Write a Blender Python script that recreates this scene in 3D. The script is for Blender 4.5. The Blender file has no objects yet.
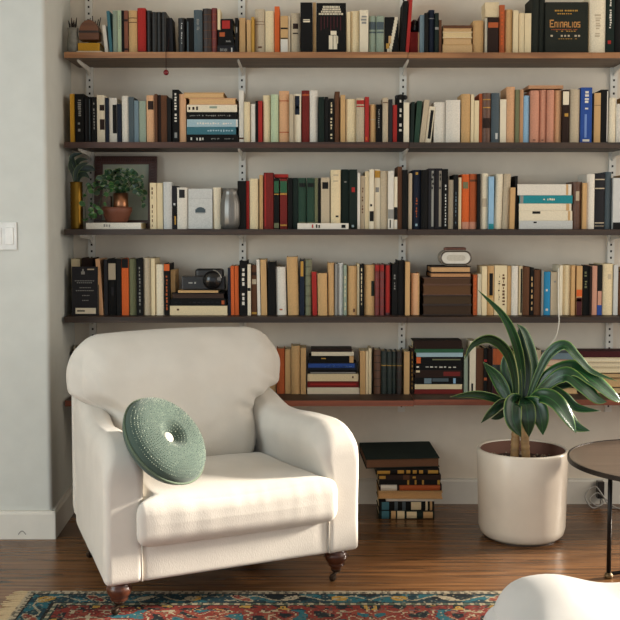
import bpy, bmesh, math, random
from mathutils import Vector, Matrix, noise

# ------------------------------------------------------------------ camera, light, exposure
scene = bpy.context.scene
col = scene.collection
F_PX, DIST, CAM_H, PITCH = 1050.0, 4.286, 1.17, math.radians(3.5)
SHIFT = math.tan(PITCH) - 90.0 / F_PX
cam_d = bpy.data.cameras.new('camera')
cam_d.sensor_width = 36.0
cam_d.lens = F_PX * 36.0 / 620.0
cam_d.shift_y = SHIFT * F_PX / 620.0
cam = bpy.data.objects.new('camera', cam_d)
cam.location = (0, -DIST, CAM_H)
cam.rotation_euler = (math.pi / 2 - PITCH, 0, 0)
col.objects.link(cam)
scene.camera = cam

world = bpy.data.worlds.new('world')
scene.world = world
world.use_nodes = True
bg = world.node_tree.nodes['Background']
bg.inputs[0].default_value = (0.86, 0.93, 1.0, 1)
bg.inputs[1].default_value = 0.72


def area_light(name, loc, target, sx, sy, power, color):
    d = bpy.data.lights.new(name, 'AREA')
    d.shape = 'RECTANGLE'
    d.size, d.size_y, d.energy, d.color = sx, sy, power, color
    o = bpy.data.objects.new(name, d)
    o.location = loc
    o.rotation_euler = (Vector(target) - Vector(loc)).to_track_quat('-Z', 'Y').to_euler()
    col.objects.link(o)
    return o


area_light('window_daylight_right', (2.66, -1.5, 1.5), (0.0, -1.5, 1.1), 2.8, 1.8, 36, (1.0, 0.87, 0.70))
area_light('window_daylight_left', (-2.86, -3.0, 1.6), (0.4, -1.0, 0.8), 1.9, 1.7, 56, (0.82, 0.955, 1.0))
sun_d = bpy.data.lights.new('sun', 'SUN')
sun_d.energy, sun_d.angle, sun_d.color = 13.5, math.radians(7), (1.0, 0.90, 0.77)
sun = bpy.data.objects.new('sun', sun_d)
sun.rotation_euler = (Vector((-1.0, -0.30, -0.31))).to_track_quat('-Z', 'Y').to_euler()
sun.location = (5, -2, 3)
col.objects.link(sun)

scene.view_settings.view_transform = 'Standard'
scene.view_settings.look = 'None'
scene.view_settings.gamma = 1.0
scene.view_settings.use_curve_mapping = False
scene.view_settings.exposure = 0.16

# ------------------------------------------------------------------ picture geometry helpers
_SP, _CP = math.sin(PITCH), math.cos(PITCH)


def ray(u, v):
    xc, yc = (u - 310.0) / F_PX, (310.0 - v) / F_PX + SHIFT
    return Vector((xc, _CP + yc * _SP, yc * _CP - _SP))


def at_y(u, v, y):
    """world point seen at (u, v) on the plane at depth y"""
    d = ray(u, v)
    return Vector((0, -DIST, CAM_H)) + d * ((y + DIST) / d.y)


def at_z(u, v, z):
    d = ray(u, v)
    return Vector((0, -DIST, CAM_H)) + d * ((z - CAM_H) / d.z)


# ------------------------------------------------------------------ materials
def lin(h):
    h = h.lstrip('#')
    out = []
    for i in (0, 2, 4):
        c = int(h[i:i + 2], 16) / 255
        out.append(c / 12.92 if c <= 0.04045 else ((c + 0.055) / 1.055) ** 2.4)
    return tuple(out)


_mats = {}


def mat(hexc, kind='paper', rough=None, scale=None, vary=None, bump=None, metal=0.0):
    key = (hexc, kind, rough, scale, vary, bump, metal)
    if key in _mats:
        return _mats[key]
    d = {'paper': (0.75, 60, 0.035, 0.0), 'cloth': (0.85, 220, 0.10, 0.03), 'leather': (0.5, 90, 0.22, 0.08),
         'paint': (0.8, 14, 0.03, 0.01), 'metal': (0.35, 40, 0.1, 0.02), 'ceramic': (0.4, 8, 0.05, 0.01),
         'wood': (0.5, 1, 0.35, 0.06), 'gloss': (0.22, 30, 0.08, 0.0)}[kind]
    rough = d[0] if rough is None else rough
    scale = d[1] if scale is None else scale
    vary = d[2] if vary is None else vary
    bump = d[3] if bump is None else bump
    m = bpy.data.materials.new('%s_%s' % (kind, hexc))
    m.use_nodes = True
    nt = m.node_tree
    b = nt.nodes['Principled BSDF']
    c = lin(hexc)
    tc = nt.nodes.new('ShaderNodeTexCoord')
    mp = nt.nodes.new('ShaderNodeMapping')
    nz = nt.nodes.new('ShaderNodeTexNoise')
    nz.inputs['Detail'].default_value = 4
    nt.links.new(tc.outputs['Object'], mp.inputs['Vector'])
    nt.links.new(mp.outputs['Vector'], nz.inputs['Vector'])
    if kind == 'wood':
        mp.inputs['Scale'].default_value = (3 * scale, 45 * scale, 45 * scale)
        nz.inputs['Scale'].default_value = 1.0
        nz.inputs['Detail'].default_value = 6
    else:
        nz.inputs['Scale'].default_value = scale
    rp = nt.nodes.new('ShaderNodeValToRGB')
    rp.color_ramp.elements[0].position, rp.color_ramp.elements[1].position = 0.3, 0.7
    rp.color_ramp.elements[0].color = tuple(x * (1 - vary) for x in c) + (1,)
    rp.color_ramp.elements[1].color = tuple(min(1, x * (1 + vary)) for x in c) + (1,)
    nt.links.new(nz.outputs['Fac'], rp.inputs['Fac'])
    nt.links.new(rp.outputs['Color'], b.inputs['Base Color'])
    b.inputs['Roughness'].default_value = rough
    b.inputs['Metallic'].default_value = metal
    if kind in ('paper', 'cloth', 'paint'):
        b.inputs['Specular IOR Level'].default_value = 0.25
    if bump:
        bp = nt.nodes.new('ShaderNodeBump')
        bp.inputs['Strength'].default_value = bump * 3
        bp.inputs['Distance'].default_value = 0.002
        nt.links.new(nz.outputs['Fac'], bp.inputs['Height'])
        nt.links.new(bp.outputs['Normal'], b.inputs['Normal'])
    _mats[key] = m
    return m


def floor_material():
    m = bpy.data.materials.new('floor_planks')
    m.use_nodes = True
    nt = m.node_tree
    N, L = nt.nodes.new, nt.links.new
    b = nt.nodes['Principled BSDF']
    tc = N('ShaderNodeTexCoord')
    sep = N('ShaderNodeSeparateXYZ')
    L(tc.outputs['Object'], sep.inputs[0])
    mul = N('ShaderNodeMath'); mul.operation = 'MULTIPLY'; mul.inputs[1].default_value = 1 / 0.165
    L(sep.outputs['Y'], mul.inputs[0])
    fl = N('ShaderNodeMath'); fl.operation = 'FLOOR'; L(mul.outputs[0], fl.inputs[0])
    fr = N('ShaderNodeMath'); fr.operation = 'FRACT'; L(mul.outputs[0], fr.inputs[0])
    wn = N('ShaderNodeTexWhiteNoise'); wn.noise_dimensions = '1D'; L(fl.outputs[0], wn.inputs['W'])
    # grain: long streaks along x, shifted per plank
    off = N('ShaderNodeMath'); off.operation = 'MULTIPLY_ADD'; off.inputs[1].default_value = 7.3
    L(fl.outputs[0], off.inputs[0]); L(sep.outputs['X'], off.inputs[2])
    cmb = N('ShaderNodeCombineXYZ'); L(off.outputs[0], cmb.inputs[0]); L(sep.outputs['Y'], cmb.inputs[1])
    mp = N('ShaderNodeMapping'); mp.inputs['Scale'].default_value = (1.6, 26, 1); L(cmb.outputs[0], mp.inputs[0])
    nz = N('ShaderNodeTexNoise'); nz.inputs['Scale'].default_value = 1.6; nz.inputs['Detail'].default_value = 7
    nz.inputs['Distortion'].default_value = 0.6
    L(mp.outputs[0], nz.inputs['Vector'])
    rp = N('ShaderNodeValToRGB')
    e = rp.color_ramp.elements
    e[0].position, e[0].color = 0.30, (0.080, 0.034, 0.013, 1)
    e[1].position, e[1].color = 0.72, (0.26, 0.122, 0.046, 1)
    x = e.new(0.5); x.color = (0.165, 0.075, 0.029, 1)
    L(nz.outputs['Fac'], rp.inputs['Fac'])
    # per plank tone
    mr = N('ShaderNodeMapRange'); mr.inputs['To Min'].default_value = 0.72; mr.inputs['To Max'].default_value = 1.25
    L(wn.outputs['Value'], mr.inputs['Value'])
    mx = N('ShaderNodeMix'); mx.data_type = 'RGBA'; mx.blend_type = 'MULTIPLY'; mx.inputs['Factor'].default_value = 1
    L(rp.outputs['Color'], mx.inputs['A']); L(mr.outputs[0], mx.inputs['B'])
    # knots
    mp2 = N('ShaderNodeMapping'); mp2.inputs['Scale'].default_value = (2.1, 7.0, 1); L(cmb.outputs[0], mp2.inputs[0])
    vo = N('ShaderNodeTexVoronoi'); vo.inputs['Scale'].default_value = 1.0; L(mp2.outputs[0], vo.inputs['Vector'])
    kr = N('ShaderNodeMapRange'); kr.inputs['From Min'].default_value = 0.05; kr.inputs['From Max'].default_value = 0.13
    kr.inputs['To Min'].default_value = 0.25; kr.inputs['To Max'].default_value = 1.0
    L(vo.outputs['Distance'], kr.inputs['Value'])
    # gaps
    d1 = N('ShaderNodeMath'); d1.operation = 'GREATER_THAN'; d1.inputs[1].default_value = 0.022; L(fr.outputs[0], d1.inputs[0])
    g = N('ShaderNodeMapRange'); g.inputs['To Min'].default_value = 0.25; L(d1.outputs[0], g.inputs['Value'])
    kk = N('ShaderNodeMath'); kk.operation = 'MULTIPLY'; L(kr.outputs[0], kk.inputs[0]); L(g.outputs[0], kk.inputs[1])
    mx2 = N('ShaderNodeMix'); mx2.data_type = 'RGBA'; mx2.blend_type = 'MULTIPLY'; mx2.inputs['Factor'].default_value = 1
    L(mx.outputs['Result'], mx2.inputs['A']); L(kk.outputs[0], mx2.inputs['B'])
    L(mx2.outputs['Result'], b.inputs['Base Color'])
    b.inputs['Roughness'].default_value = 0.27
    bp = N('ShaderNodeBump'); bp.inputs['Strength'].default_value = 0.12; bp.inputs['Distance'].default_value = 0.003
    L(nz.outputs['Fac'], bp.inputs['Height']); L(bp.outputs['Normal'], b.inputs['Normal'])
    return m


def fabric_material(name, hexc, weave=900, vary=0.05):
    m = bpy.data.materials.new(name)
    m.use_nodes = True
    nt = m.node_tree
    N, L = nt.nodes.new, nt.links.new
    b = nt.nodes['Principled BSDF']
    c = lin(hexc)
    tc = N('ShaderNodeTexCoord')
    n1 = N('ShaderNodeTexNoise'); n1.inputs['Scale'].default_value = 9; n1.inputs['Detail'].default_value = 5
    L(tc.outputs['Object'], n1.inputs['Vector'])
    rp = N('ShaderNodeValToRGB')
    rp.color_ramp.elements[0].position, rp.color_ramp.elements[1].position = 0.3, 0.75
    rp.color_ramp.elements[0].color = tuple(x * (1 - vary) for x in c) + (1,)
    rp.color_ramp.elements[1].color = tuple(min(1, x * (1 + vary)) for x in c) + (1,)
    L(n1.outputs['Fac'], rp.inputs['Fac'])
    L(rp.outputs['Color'], b.inputs['Base Color'])
    b.inputs['Roughness'].default_value = 0.92
    b.inputs['Sheen Weight'].default_value = 0.15
    mp = N('ShaderNodeMapping'); mp.inputs['Scale'].default_value = (weave, weave, weave * 0.35)
    L(tc.outputs['Object'], mp.inputs[0])
    n2 = N('ShaderNodeTexNoise'); n2.inputs['Scale'].default_value = 1; n2.inputs['Detail'].default_value = 2
    L(mp.outputs[0], n2.inputs['Vector'])
    bp = N('ShaderNodeBump'); bp.inputs['Strength'].default_value = 0.4; bp.inputs['Distance'].default_value = 0.0014
    L(n2.outputs['Fac'], bp.inputs['Height']); L(bp.outputs['Normal'], b.inputs['Normal'])
    return m


def leaf_material(name, dark, light):
    """green leaf blade with a pale stripe at the margin, from the blade's own UVs"""
    m = bpy.data.materials.new(name)
    m.use_nodes = True
    nt = m.node_tree
    N, L = nt.nodes.new, nt.links.new
    b = nt.nodes['Principled BSDF']
    uv = N('ShaderNodeUVMap'); uv.uv_map = 'blade'
    sep = N('ShaderNodeSeparateXYZ'); L(uv.outputs[0], sep.inputs[0])
    a = N('ShaderNodeMath'); a.operation = 'SUBTRACT'; a.inputs[1].default_value = 0.5; L(sep.outputs['X'], a.inputs[0])
    ab = N('ShaderNodeMath'); ab.operation = 'ABSOLUTE'; L(a.outputs[0], ab.inputs[0])
    rp = N('ShaderNodeValToRGB')
    e = rp.color_ramp.elements
    e[0].position, e[0].color = 0.0, lin(light) + (1,)
    e[1].position, e[1].color = 0.5, lin('8FA05A') + (1,)
    for p, c in ((0.04, dark), (0.38, dark), (0.44, light)):
        x = e.new(p); x.color = lin(c) + (1,)
    L(ab.outputs[0], rp.inputs['Fac'])
    L(rp.outputs['Color'], b.inputs['Base Color'])
    b.inputs['Roughness'].default_value = 0.27
    b.inputs['Subsurface Weight'].default_value = 0.05
    b.inputs['Subsurface Radius'].default_value = (0.01, 0.02, 0.005)
    mp = N('ShaderNodeMapping'); mp.inputs['Scale'].default_value = (60, 2, 1); L(uv.outputs[0], mp.inputs[0])
    nz = N('ShaderNodeTexNoise'); nz.inputs['Scale'].default_value = 1.0; L(mp.outputs[0], nz.inputs['Vector'])
    bp = N('ShaderNodeBump'); bp.inputs['Strength'].default_value = 0.2; bp.inputs['Distance'].default_value = 0.002
    L(nz.outputs['Fac'], bp.inputs['Height']); L(bp.outputs['Normal'], b.inputs['Normal'])
    return m


# ------------------------------------------------------------------ mesh helpers
def link(name, bm, mats, parent=None, smooth=False, loc=None, rot=None):
    me = bpy.data.meshes.new(name)
    bmesh.ops.recalc_face_normals(bm, faces=bm.faces)
    bm.to_mesh(me)
    bm.free()
    for m in (mats if isinstance(mats, (list, tuple)) else [mats]):
        me.materials.append(m)
    if smooth:
        for p in me.polygons:
            p.use_smooth = True
    o = bpy.data.objects.new(name, me)
    col.objects.link(o)
    if parent is not None:
        o.parent = parent
    if loc is not None:
        o.location = loc
    if rot is not None:
        o.rotation_euler = rot
    return o


def tag(o, label, cat, group=None, kind=None):
    o['label'], o['category'] = label, cat
    if group:
        o['group'] = group
    if kind:
        o['kind'] = kind
    return o


def thing(name, label, cat, loc=(0, 0, 0), rot=(0, 0, 0), group=None):
    o = bpy.data.objects.new(name, None)
    o.empty_display_size = 0.05
    col.objects.link(o)
    o.location, o.rotation_euler = loc, rot
    return tag(o, label, cat, group)


def structure(name, bm, m, label=None, smooth=False):
    o = link(name, bm, m, smooth=smooth)
    o['kind'] = 'structure'
    if label:
        o['label'] = label
    return o


def box(bm, x0, x1, y0, y1, z0, z1, mi=0):
    vs = [bm.verts.new((x, y, z)) for x in (x0, x1) for y in (y0, y1) for z in (z0, z1)]
    for q in ((0, 1, 3, 2), (4, 6, 7, 5), (0, 4, 5, 1), (2, 3, 7, 6), (0, 2, 6, 4), (1, 5, 7, 3)):
        f = bm.faces.new([vs[i] for i in q])
        f.material_index = mi
    return vs


def bbox_bm(*a, bev=0.0, seg=2):
    bm = bmesh.new()
    box(bm, *a)
    if bev:
        bmesh.ops.bevel(bm, geom=list(bm.edges), offset=bev, segments=seg, affect='EDGES', profile=0.6)
    return bm


def prism(bm, poly, z0, z1, mi=0):
    """poly of (x, y) extruded along z"""
    a = [bm.verts.new((x, y, z0)) for x, y in poly]
    b = [bm.verts.new((x, y, z1)) for x, y in poly]
    n = len(poly)
    fs = [bm.faces.new(a[::-1]), bm.faces.new(b)]
    for i in range(n):
        fs.append(bm.faces.new((a[i], a[(i + 1) % n], b[(i + 1) % n], b[i])))
    for f in fs:
        f.material_index = mi


def lathe(bm, prof, segs=40, mi=0, center=(0, 0, 0), caps=True):
    rings = []
    cx, cy, cz = center
    for r, z in prof:
        if r <= 1e-6:
            rings.append([bm.verts.new((cx, cy, cz + z))])
        else:
            rings.append([bm.verts.new((cx + r * math.cos(2 * math.pi * i / segs), cy + r * math.sin(2 * math.pi * i / segs), cz + z)) for i in range(segs)])
    for a, b in zip(rings, rings[1:]):
        for i in range(segs):
            j = (i + 1) % segs
            if len(a) == 1 and len(b) == 1:
                continue
            if len(a) == 1:
                f = bm.faces.new((a[0], b[j], b[i]))
            elif len(b) == 1:
                f = bm.faces.new((a[i], a[j], b[0]))
            else:
                f = bm.faces.new((a[i], a[j], b[j], b[i]))
            f.material_index = mi
    if caps:
        for r in (rings[0], rings[-1]):
            if len(r) > 2:
                bm.faces.new(r).material_index = mi


def spline(pts, n):
    """Catmull-Rom through points (Vectors), n samples per span"""
    P = [Vector(p) for p in pts]
    P = [P[0] * 2 - P[1]] + P + [P[-1] * 2 - P[-2]]
    out = []
    for i in range(1, len(P) - 2):
        for k in range(n):
            t = k / n
            a, b, c, d = P[i - 1], P[i], P[i + 1], P[i + 2]
            out.append(0.5 * ((2 * b) + (c - a) * t + (2 * a - 5 * b + 4 * c - d) * t * t + (3 * b - a - 3 * c + d) * t ** 3))
    out.append(P[-2].copy())
    return out


def tube(bm, pts, r, segs=10, mi=0):
    pts = [Vector(p) for p in pts]
    n = len(pts)
    rr = r if isinstance(r, (list, tuple)) else [r] * n
    t = (pts[1] - pts[0]).normalized()
    up = Vector((0, 0, 1)) if abs(t.z) < 0.9 else Vector((1, 0, 0))
    s = t.cross(up).normalized()
    rings = []
    for i, p in enumerate(pts):
        t = (pts[min(i + 1, n - 1)] - pts[max(i - 1, 0)]).normalized()
        s = (s - t * s.dot(t)).normalized()
        w = t.cross(s)
        rings.append([bm.verts.new(p + (s * math.cos(2 * math.pi * k / segs) + w * math.sin(2 * math.pi * k / segs)) * rr[i]) for k in range(segs)])
    for a, b in zip(rings, rings[1:]):
        for k in range(segs):
            j = (k + 1) % segs
            bm.faces.new((a[k], a[j], b[j], b[k])).material_index = mi
    bm.faces.new(rings[0][::-1]).material_index = mi
    bm.faces.new(rings[-1]).material_index = mi


def rbox(size, r, cuts, center=(0, 0, 0), fn=None):
    """rounded, finely divided block; fn(p, unit) may move each point"""
    bm = bmesh.new()
    bmesh.ops.create_cube(bm, size=1.0)
    bmesh.ops.subdivide_edges(bm, edges=list(bm.edges), cuts=cuts, use_grid_fill=True)
    sx, sy, sz = size
    R = r if isinstance(r, (tuple, list)) else (r, r, r)
    c = Vector(center)
    for v in bm.verts:
        u = v.co.copy()
        p = Vector((u.x * sx, u.y * sy, u.z * sz))
        q = Vector([max(-s / 2 + k, min(s / 2 - k, a)) for a, s, k in zip(p, size, R)])
        d = p - q
        e = Vector((d.x / R[0], d.y / R[1], d.z / R[2]))
        if e.length > 1e-9:
            m = max(abs(e.x), abs(e.y), abs(e.z))
            e = e.normalized() * m if e.length > m else e
            d = Vector((e.x * R[0], e.y * R[1], e.z * R[2]))
        p = q + d + c
        if fn:
            p = fn(p, u * 2)
        v.co = p
    return bm


def leaf_bm(bm, pts, width, fold=0.25, mi=0, n=8, roll=0.0, uvl=None, side=None):
    """strap leaf along a spline; width profile swells then tapers to a point"""
    c = spline(pts, n)
    m = len(c)
    rows = []
    for i, p in enumerate(c):
        t = (c[min(i + 1, m - 1)] - c[max(i - 1, 0)]).normalized()
        ref = Vector(side) if side is not None else Vector((0, -1, 0))
        s = t.cross(ref)
        if s.length < 0.05:
            s = t.cross(Vector((0, 0, 1)))
        s.normalize()
        nrm = s.cross(t).normalized()
        a = roll
        s, nrm = s * math.cos(a) + nrm * math.sin(a), nrm * math.cos(a) - s * math.sin(a)
        k = i / (m - 1)
        w = width * 0.5 * max(0.03, (0.35 + 0.65 * min(1, k / 0.4)) * (1 - max(0, (k - 0.5) / 0.5) ** 2.0))
        rows.append([(bm.verts.new(p + s * (w * q) + nrm * (abs(q) * w * fold)), (q + 1) / 2, k) for q in (-1, -0.55, 0, 0.55, 1)])
    for a, b in zip(rows, rows[1:]):
        for j in range(4):
            quad = (a[j], a[j + 1], b[j + 1], b[j])
            f = bm.faces.new([x[0] for x in quad])
            f.material_index = mi
            f.smooth = True
            if uvl is not None:
                for lp, x in zip(f.loops, quad):
                    lp[uvl].uv = (x[1], x[2])


def solid(o, t):
    md = o.modifiers.new('thickness', 'SOLIDIFY')
    md.thickness = t
    md.offset = 0
    return o


# ------------------------------------------------------------------ the room
WALL = mat('DACFBE', 'paint')
WHITE_TRIM = mat('D6D2C8', 'paint', rough=0.5)
XR, XL, YF, ZC = 2.5, -2.7, -4.9, 2.75
pf = at_z(52, 538, 0)            # front foot of the alcove's side wall
pb = at_z(77, 503, 0)            # where that wall meets the back wall

bm = bmesh.new(); box(bm, XL, XR, YF, 0.15, -0.1, 0)
structure('floor', bm, floor_material(), 'dark brown plank floor')
bm = bmesh.new(); box(bm, XL, XR + 0.12, 0, 0.15, 0, ZC)
structure('wall_back', bm, WALL, 'warm white wall behind the shelves')
bm = bmesh.new()
cr_ = 0.016
side_dir = (pb - pf).normalized()
c0 = Vector((pf.x - cr_ * 0.93, pf.y + cr_, 0))
arc = [(c0.x + cr_ * math.cos(a_), c0.y + cr_ * math.sin(a_)) for a_ in [-math.pi / 2 + (math.pi / 2 + 0.13) * k / 8 for k in range(9)]]
prism(bm, [(XL, -0.001), (XL, pf.y)] + arc + [(pb.x, -0.001)], 0, ZC)
structure('wall_left', bm, mat('C9CAC3', 'paint'), 'white wall block closing the alcove', smooth=False)
bm = bmesh.new(); box(bm, XL, XR, YF, 0.15, ZC, ZC + 0.1)
structure('ceiling', bm, mat('DAD6CC', 'paint'), 'white ceiling')


def wall_with_window(name, x0, x1, oy0, oy1, oz0, oz1, label):
    bm = bmesh.new()
    box(bm, x0, x1, YF, 0, 0, oz0)
    box(bm, x0, x1, YF, 0, oz1, ZC)
    box(bm, x0, x1, YF, oy0, oz0, oz1)
    box(bm, x0, x1, oy1, 0, oz0, oz1)
    return structure(name, bm, WALL, label)


def window(name, x, oy0, oy1, oz0, oz1, label):
    bm = bmesh.new()
    t = 0.04
    box(bm, x - t, x + t, oy0, oy0 + 0.06, oz0, oz1); box(bm, x - t, x + t, oy1 - 0.06, oy1, oz0, oz1)
    box(bm, x - t, x + t, oy0, oy1, oz0, oz0 + 0.06); box(bm, x - t, x + t, oy0, oy1, oz1 - 0.06, oz1)
    ym = (oy0 + oy1) / 2
    box(bm, x - 0.02, x + 0.02, ym - 0.02, ym + 0.02, oz0, oz1)
    return structure(name, bm, WHITE_TRIM, label)


wall_with_window('wall_right', XR, XR + 0.12, -2.95, -0.05, 0.08, 2.35, 'white wall with a window, beside the plant')
window('window_1', XR + 0.06, -2.95, -0.05, 0.08, 2.35, 'white framed window in the right wall')
wall_with_window('wall_side', XL - 0.12, XL, -3.95, -2.05, 0.7, 2.45, 'white wall with a window, opposite the plant')
window('window_2', XL - 0.06, -3.95, -2.05, 0.7, 2.45, 'white framed window in the far side wall')

# baseboards
BH = 0.105


def baseboard(name, a, b, n, label, extra=0.0):
    """board of 16 mm along a->b, n points into the room"""
    a, b, n = Vector(a), Vector(b), Vector(n)
    bm = bmesh.new()
    prof = [(0, 0), (0.016, 0), (0.016, BH - 0.012), (0.011, BH - 0.006), (0.011, BH), (0, BH)]
    ra = [bm.verts.new((a.x + n.x * k, a.y + n.y * k, z)) for k, z in prof]
    rb = [bm.verts.new((b.x + n.x * k, b.y + n.y * k, z)) for k, z in prof]
    m = len(prof)
    for i in range(m):
        bm.faces.new((ra[i], ra[(i + 1) % m], rb[(i + 1) % m], rb[i]))
    bm.faces.new(ra); bm.faces.new(rb)
    return structure(name, bm, WHITE_TRIM, label)


sd = (pb - pf); sd.z = 0
sn = Vector((sd.y, -sd.x, 0)).normalized()
baseboard('baseboard_back', (pb.x, 0, 0), (XR, 0, 0), (0, -1, 0), 'white baseboard under the shelves')
baseboard('baseboard_side', (pf.x + 0.002, pf.y - 0.014, 0), (pb.x + sn.x * 0.0, -0.017, 0), sn, 'white baseboard on the alcove side')
baseboard('baseboard_left', (XL, pf.y, 0), (pf.x + 0.016, pf.y, 0), (0, -1, 0), 'white baseboard under the light switch')
# half round pipe hole mark in the left baseboard
c = at_y(22, 533, pf.y - 0.017)
bm = bmesh.new()
tube(bm, [Vector((c.x - 0.014 + 0.028 * k / 10, c.y + 0.001, c.z - 0.006 + 0.013 * math.sin(math.pi * k / 10))) for k in range(11)], 0.002, 6)
structure('trim_1', bm, mat('8F8B82', 'paint'), 'small half round notch in the baseboard')

# light switch on the left wall block
p0, p1 = at_y(-9, 250, pf.y), at_y(17, 222, pf.y)
t = thing('light_switch', 'white two-gang light switch plate on the pale wall', 'light switch', ((p0.x + p1.x) / 2, pf.y, (p0.z + p1.z) / 2))
hw, hh = (p1.x - p0.x) / 2, (p1.z - p0.z) / 2
link('plate', bbox_bm(-hw, hw, -0.007, 0.0, -hh, hh, bev=0.003), mat('DAD9D4', 'gloss', rough=0.35), t)
for s in (-1, 1):
    link('rocker', bbox_bm(s * hw * 0.45 - 0.015, s * hw * 0.45 + 0.015, -0.011, -0.006, -0.031, 0.031, bev=0.002), mat('E0DFDA', 'gloss', rough=0.3), t)

# ------------------------------------------------------------------ shelves
DEPTH = 0.26
SHELF_V = [52.0, 142.0, 229.3, 317.0, 400.6]
SHELF_Z = [at_y(310, v, -DEPTH).z for v in SHELF_V]
LEVEL = ['top', 'second', 'third', 'fourth', 'bottom']
THICK = 0.022


def shelf_material(name, a, b, rough=0.55):
    m = bpy.data.materials.new(name)
    m.use_nodes = True
    nt = m.node_tree
    N, L = nt.nodes.new, nt.links.new
    bs = nt.nodes['Principled BSDF']
    tc = N('ShaderNodeTexCoord')
    mp = N('ShaderNodeMapping'); mp.inputs['Scale'].default_value = (2.2, 40, 40); L(tc.outputs['Object'], mp.inputs[0])
    nz = N('ShaderNodeTexNoise'); nz.inputs['Scale'].default_value = 1.3; nz.inputs['Detail'].default_value = 7
    nz.inputs['Distortion'].default_value = 0.5
    L(mp.outputs[0], nz.inputs['Vector'])
    rp = N('ShaderNodeValToRGB')
    rp.color_ramp.elements[0].position, rp.color_ramp.elements[1].position = 0.32, 0.68
    rp.color_ramp.elements[0].color, rp.color_ramp.elements[1].color = lin(a) + (1,), lin(b) + (1,)
    L(nz.outputs['Fac'], rp.inputs['Fac']); L(rp.outputs['Color'], bs.inputs['Base Color'])
    bs.inputs['Roughness'].default_value = rough
    bp = N('ShaderNodeBump'); bp.inputs['Strength'].default_value = 0.3; bp.inputs['Distance'].default_value = 0.002
    L(nz.outputs['Fac'], bp.inputs['Height']); L(bp.outputs['Normal'], bs.inputs['Normal'])
    return m


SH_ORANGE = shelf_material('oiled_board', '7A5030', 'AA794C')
SH_GREY = shelf_material('grey_brown_underside', '4A3A2C', '6E5A46')  # darker grey brown on every face but the front
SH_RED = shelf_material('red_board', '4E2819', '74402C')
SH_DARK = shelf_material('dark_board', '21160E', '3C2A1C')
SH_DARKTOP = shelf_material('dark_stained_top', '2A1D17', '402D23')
SH_REDLIT = shelf_material('red_lit_front', '6A3622', '8E4E36')  # lighter red: lit look of the bottom shelf's front put into the colour
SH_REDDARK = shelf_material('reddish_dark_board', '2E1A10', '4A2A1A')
# (left board: front, under/top), (right board)
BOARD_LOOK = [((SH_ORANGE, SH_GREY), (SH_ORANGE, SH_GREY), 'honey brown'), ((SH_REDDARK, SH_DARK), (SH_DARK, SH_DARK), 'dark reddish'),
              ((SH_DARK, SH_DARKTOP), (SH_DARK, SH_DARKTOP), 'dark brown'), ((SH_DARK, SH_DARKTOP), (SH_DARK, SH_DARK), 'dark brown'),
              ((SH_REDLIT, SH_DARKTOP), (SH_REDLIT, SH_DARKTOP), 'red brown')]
JOINT = [408, 409, 407, 407, 414]
rnd = random.Random(4)
for k in range(5):
    zt = SHELF_Z[k]
    xl = at_y([64, 64, 64, 64, 65][k], SHELF_V[k], -DEPTH).x
    xl2 = pb.x + 0.065 * 0 + 0.004
    xj = at_y(JOINT[k], SHELF_V[k], -DEPTH).x
    for side in (0, 1):
        x0, x1 = (xl, xj - 0.001) if side == 0 else (xj + 0.001, XR - 0.9)
        dz = 0.0 if side == 0 else -0.001 + (0.004 if k == 4 else 0)
        d = DEPTH if side == 0 else DEPTH - 0.004
        bm = bmesh.new()
        nx = 60 if side == 0 else 44
        # front edge a little wavy, like the hand sawn boards
        ring = []
        for i in range(nx + 1):
            x = x0 + (x1 - x0) * i / nx
            wob = 0.0016 * noise.noise(Vector((x * 9, k * 3.1, side * 5.0))) + (0.0035 * noise.noise(Vector((x * 40, k * 3.1, 2.0))) if (k == 0 and side == 1 and x > 0.65) else 0)
            yb = -0.001
            # keep clear of the slanted side wall
            if side == 0 and i == 0:
                pass
            ring.append([bm.verts.new(c3) for c3 in ((x, -d + wob, zt + dz), (x, -d + wob, zt - THICK + dz), (x, yb, zt - THICK), (x, yb, zt))])
        for a, b in zip(ring, ring[1:]):
            for j in range(4):
                f = bm.faces.new((a[j], a[(j + 1) % 4], b[(j + 1) % 4], b[j]))
                f.material_index = 0 if j == 0 else 1
        bm.faces.new(ring[0]); bm.faces.new(ring[-1])
        look = BOARD_LOOK[k]
        o = link('shelf_board', bm, list(look[side]), None)
        tag(o, '%s wooden wall shelf board, %s level, %s' % (look[2], LEVEL[k], 'end by the light switch' if side == 0 else 'end above the potted plant' if k == 4 else 'end away from the light switch'), 'shelf', 'wooden shelf boards')

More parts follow.
